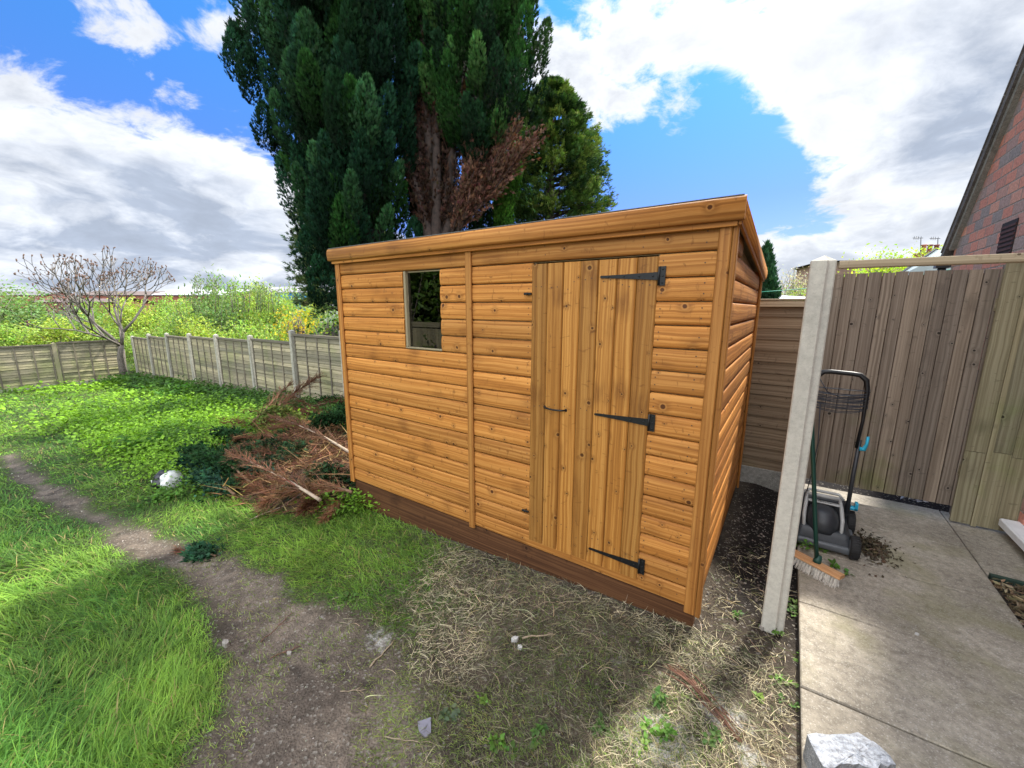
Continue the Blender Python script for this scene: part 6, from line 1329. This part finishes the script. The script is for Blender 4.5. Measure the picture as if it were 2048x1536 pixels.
q = at_depth(632, 575, 45); single_bush('far_tree', 'tree', 'small round tree on the skyline above the blue unit', (q[0], q[1], q[2]-3.4), 3.8, 3.2, 22, 1600, .25, (.24, .30, .10), 71)
q = at_depth(594, 650, 13); single_bush('broom_bush', 'bush', 'yellow flowering shrub among the willows', (q[0], q[1], q[2]-.7), 1.15, .6, 26, 900, .07, (.62, .46, .03), 72)
q = at_depth(645, 650, 10.4); single_bush('shrub', 'bush', 'dark glossy leaved shrub peeping over the fence beside the shed', (q[0], q[1], q[2]-.7), .95, .7, 12, 110, .13, (.04, .12, .03), 73)
q = at_depth(676, 648, 10.2); single_bush('shrub', 'bush', 'bright lime shrub at the fence top touching the shed', (q[0], q[1], q[2]-.6), .9, .45, 12, 120, .09, (.30, .42, .05), 74)
q = at_depth(588, 560, 30); q = at_depth(1590, 545, 28); single_bush('blossom_tree', 'tree', 'pale blossoming tree between the shed and the concrete post', (q[0], q[1], q[2]-3.0), 3.4, 3.2, 60, 2600, .10, (.50, .46, .40), 75)
q = at_depth(1598, 575, 20); single_bush('bush', 'bush', 'yellow green bush below the blossoming tree', (q[0], q[1], q[2]-1.4), 1.5, 1.6, 20, 900, .10, (.30, .38, .10), 76)
q = at_depth(1775, 515, 13); single_bush('bush', 'bush', 'lime green bush showing between rail and gate top', (q[0], q[1], q[2]-1.5), 1.55, 2.3, 40, 3200, .09, (.42, .58, .05), 77)
q = at_depth(1858, 500, 17); single_bush('bush', 'bush', 'yellow green bush by the chimney pots', (q[0], q[1], q[2]-1.3), 1.4, 1.4, 30, 1200, .10, (.40, .52, .06), 78)
# ------------------------------------------------------------------ bare sumac tree at the end of the lawn
sm = empty('sumac_tree', (-21.0, 2.25, tz(-21, 2.2)), 'bare spreading sumac tree with knobbly branch tips at the far fence corner', 'tree')
pn_ = np.array([-21.0-CAM[0], 2.25-CAM[1], 0]); D0 = float(np.dot(np.array([-21.0, 2.25, 0])-CAM, CF)) ; Ds = float(np.linalg.norm(pn_))
def sp_(px, py, dd=0.0):
    d = ray(px, py); t = np.dot(np.array([-21.0, 2.25, 0])-CAM, pn_)/np.dot(d, pn_); return Vector(CAM+d*t)+Vector(pn_/Ds)*dd
tf = MB(); Rz = random.Random(17)
tf.tube([sp_(252, 766), sp_(244, 735), sp_(240, 712), sp_(243, 690)], [.15, .11, .095, .08], 9); sf_ = MB(); kn = MB()
tf.tube([sp_(256, 768, .2), sp_(249, 735, .25), sp_(246, 700, .2)], [.09, .07, .06], 7)
crown = lambda px: 515+((px-190)/158.0)**2*52 if px < 260 else 512+((px-235)/110.0)**2*45
def grow_(p, d, L, r_, dep):
    """p in (px,py,depth offset)"""
    if dep <= 0 or L < 4: 
        for _ in range(2):
            q = (p[0]+Rz.gauss(0, 1.6), p[1]-abs(Rz.gauss(2, 2)), p[2]); sf_.tube([sp_(*p), sp_(*q)], [.010, .019], 4, None, 1)
        return
    steps = 2; q = p; pts = [sp_(*p)]
    for s_ in range(steps):
        a = Rz.gauss(0, .16); dx, dy, dz_ = d; d = (dx*math.cos(a)-dy*math.sin(a), dx*math.sin(a)+dy*math.cos(a)-.10, dz_)
        if d[1] > -.2: d = (d[0], -.2, d[2])
        dx, dy, dz_ = d; nn = math.hypot(d[0], d[1]); d = (d[0]/nn, d[1]/nn, d[2]); q = (q[0]+d[0]*L/steps, q[1]+d[1]*L/steps, q[2]+d[2]*L/steps*.03); pts.append(sp_(*q))
    sf_.tube(pts, [r_, r_*.9, r_*.8], 5)
    if q[1] < crown(q[0]): return grow_(q, d, 0, r_, 0)
    k_ = 2 if Rz.random() < .88 else 3
    for i in range(k_):
        a = (-.42+.84*i/(k_-1))*Rz.uniform(.75, 1.35); dx, dy, _ = d; nd = (dx*math.cos(a)-dy*math.sin(a), dx*math.sin(a)+dy*math.cos(a), Rz.gauss(d[2]*.5, .9)); grow_(q, nd, L*Rz.uniform(.80, 1.0), r_*.76, dep-1)
grow_((240, 690, 0), (-.75, -.62, -.6), 34, .05, 6); grow_((243, 690, 0), (-.12, -1, .4), 36, .045, 6)
l1 = [sp_(240, 690), sp_(215, 668), sp_(190, 648), sp_(170, 625, -.3)]; sf_.tube(l1, [.07, .055, .048, .040], 7)
grow_((170, 625, -.3), (-.55, -.83, -.6), 24, .034, 6); grow_((190, 648, -.1), (-.1, -1, .9), 26, .03, 6); grow_((150, 600, -.4), (-.95, -.35, 0), 24, .027, 6); sf_.tube([sp_(170, 625, -.3), sp_(150, 600, -.4)], [.05, .04], 6)
l2 = [sp_(243, 690), sp_(246, 664), sp_(236, 640, .2), sp_(228, 615, .2)]; sf_.tube(l2, [.065, .052, .043, .036], 7); grow_((228, 615, .2), (-.05, -1, .3), 24, .03, 6); grow_((236, 640, .2), (.3, -.95, .6), 22, .026, 6)
l3 = [sp_(246, 664), sp_(268, 640), sp_(287, 612, .2), sp_(292, 588, .3)]; sf_.tube(l3, [.05, .042, .036, .03], 7); grow_((292, 588, .3), (.1, -1, .3), 18, .026, 5); grow_((287, 612, .2), (.55, -.8, .3), 18, .023, 5); grow_((296, 580, .3), (.9, -.4, 0), 17, .021, 5)
tf.build('trunk', M['palebark'], sm); sf_.build('branch', [M['palebark'], flat('sumac_bud', (.16, .10, .075), .9)], sm)

# ------------------------------------------------------------------ the far side of the garden, behind the viewpoint (seen mirrored in the window)
rf = empty('garden_fence', (-9, -7.5, -.6), 'green stained board fence along the near side of the garden, mirrored in the shed window', 'fence'); f = MB()
for i in range(96):
    x = -16+i*.125; f.box((x, -7.5, -.95), (x+.118, -7.48+.004*(i % 2), 1.05), 2)
f.build('board_panel', M['gate2'], rf); f = MB(); f.box((-16, -7.478, .95), (-4, -7.44, 1.12), 0); f.box((-16, -7.478, .05), (-4, -7.45, .14), 0); f.build('top_rail', M['gate2'], rf)
for i, (x, y, h_, w_, lab) in enumerate([(-12.5, -9.6, 8.5, 5.0, 'broad dark tree behind the near garden fence, mirrored at left in the window'), (-8.2, -9.2, 7.0, 4.4, 'dark tree behind the near garden fence, mirrored at right in the window'), (-16.5, -8.8, 7.5, 4.5, 'outermost dark tree behind the near garden fence')]):
    single_bush('garden_tree', 'tree', lab, (x, y, -1.0), h_, w_, 60, 7000, .30, (.10, .17, .04), 90+i)
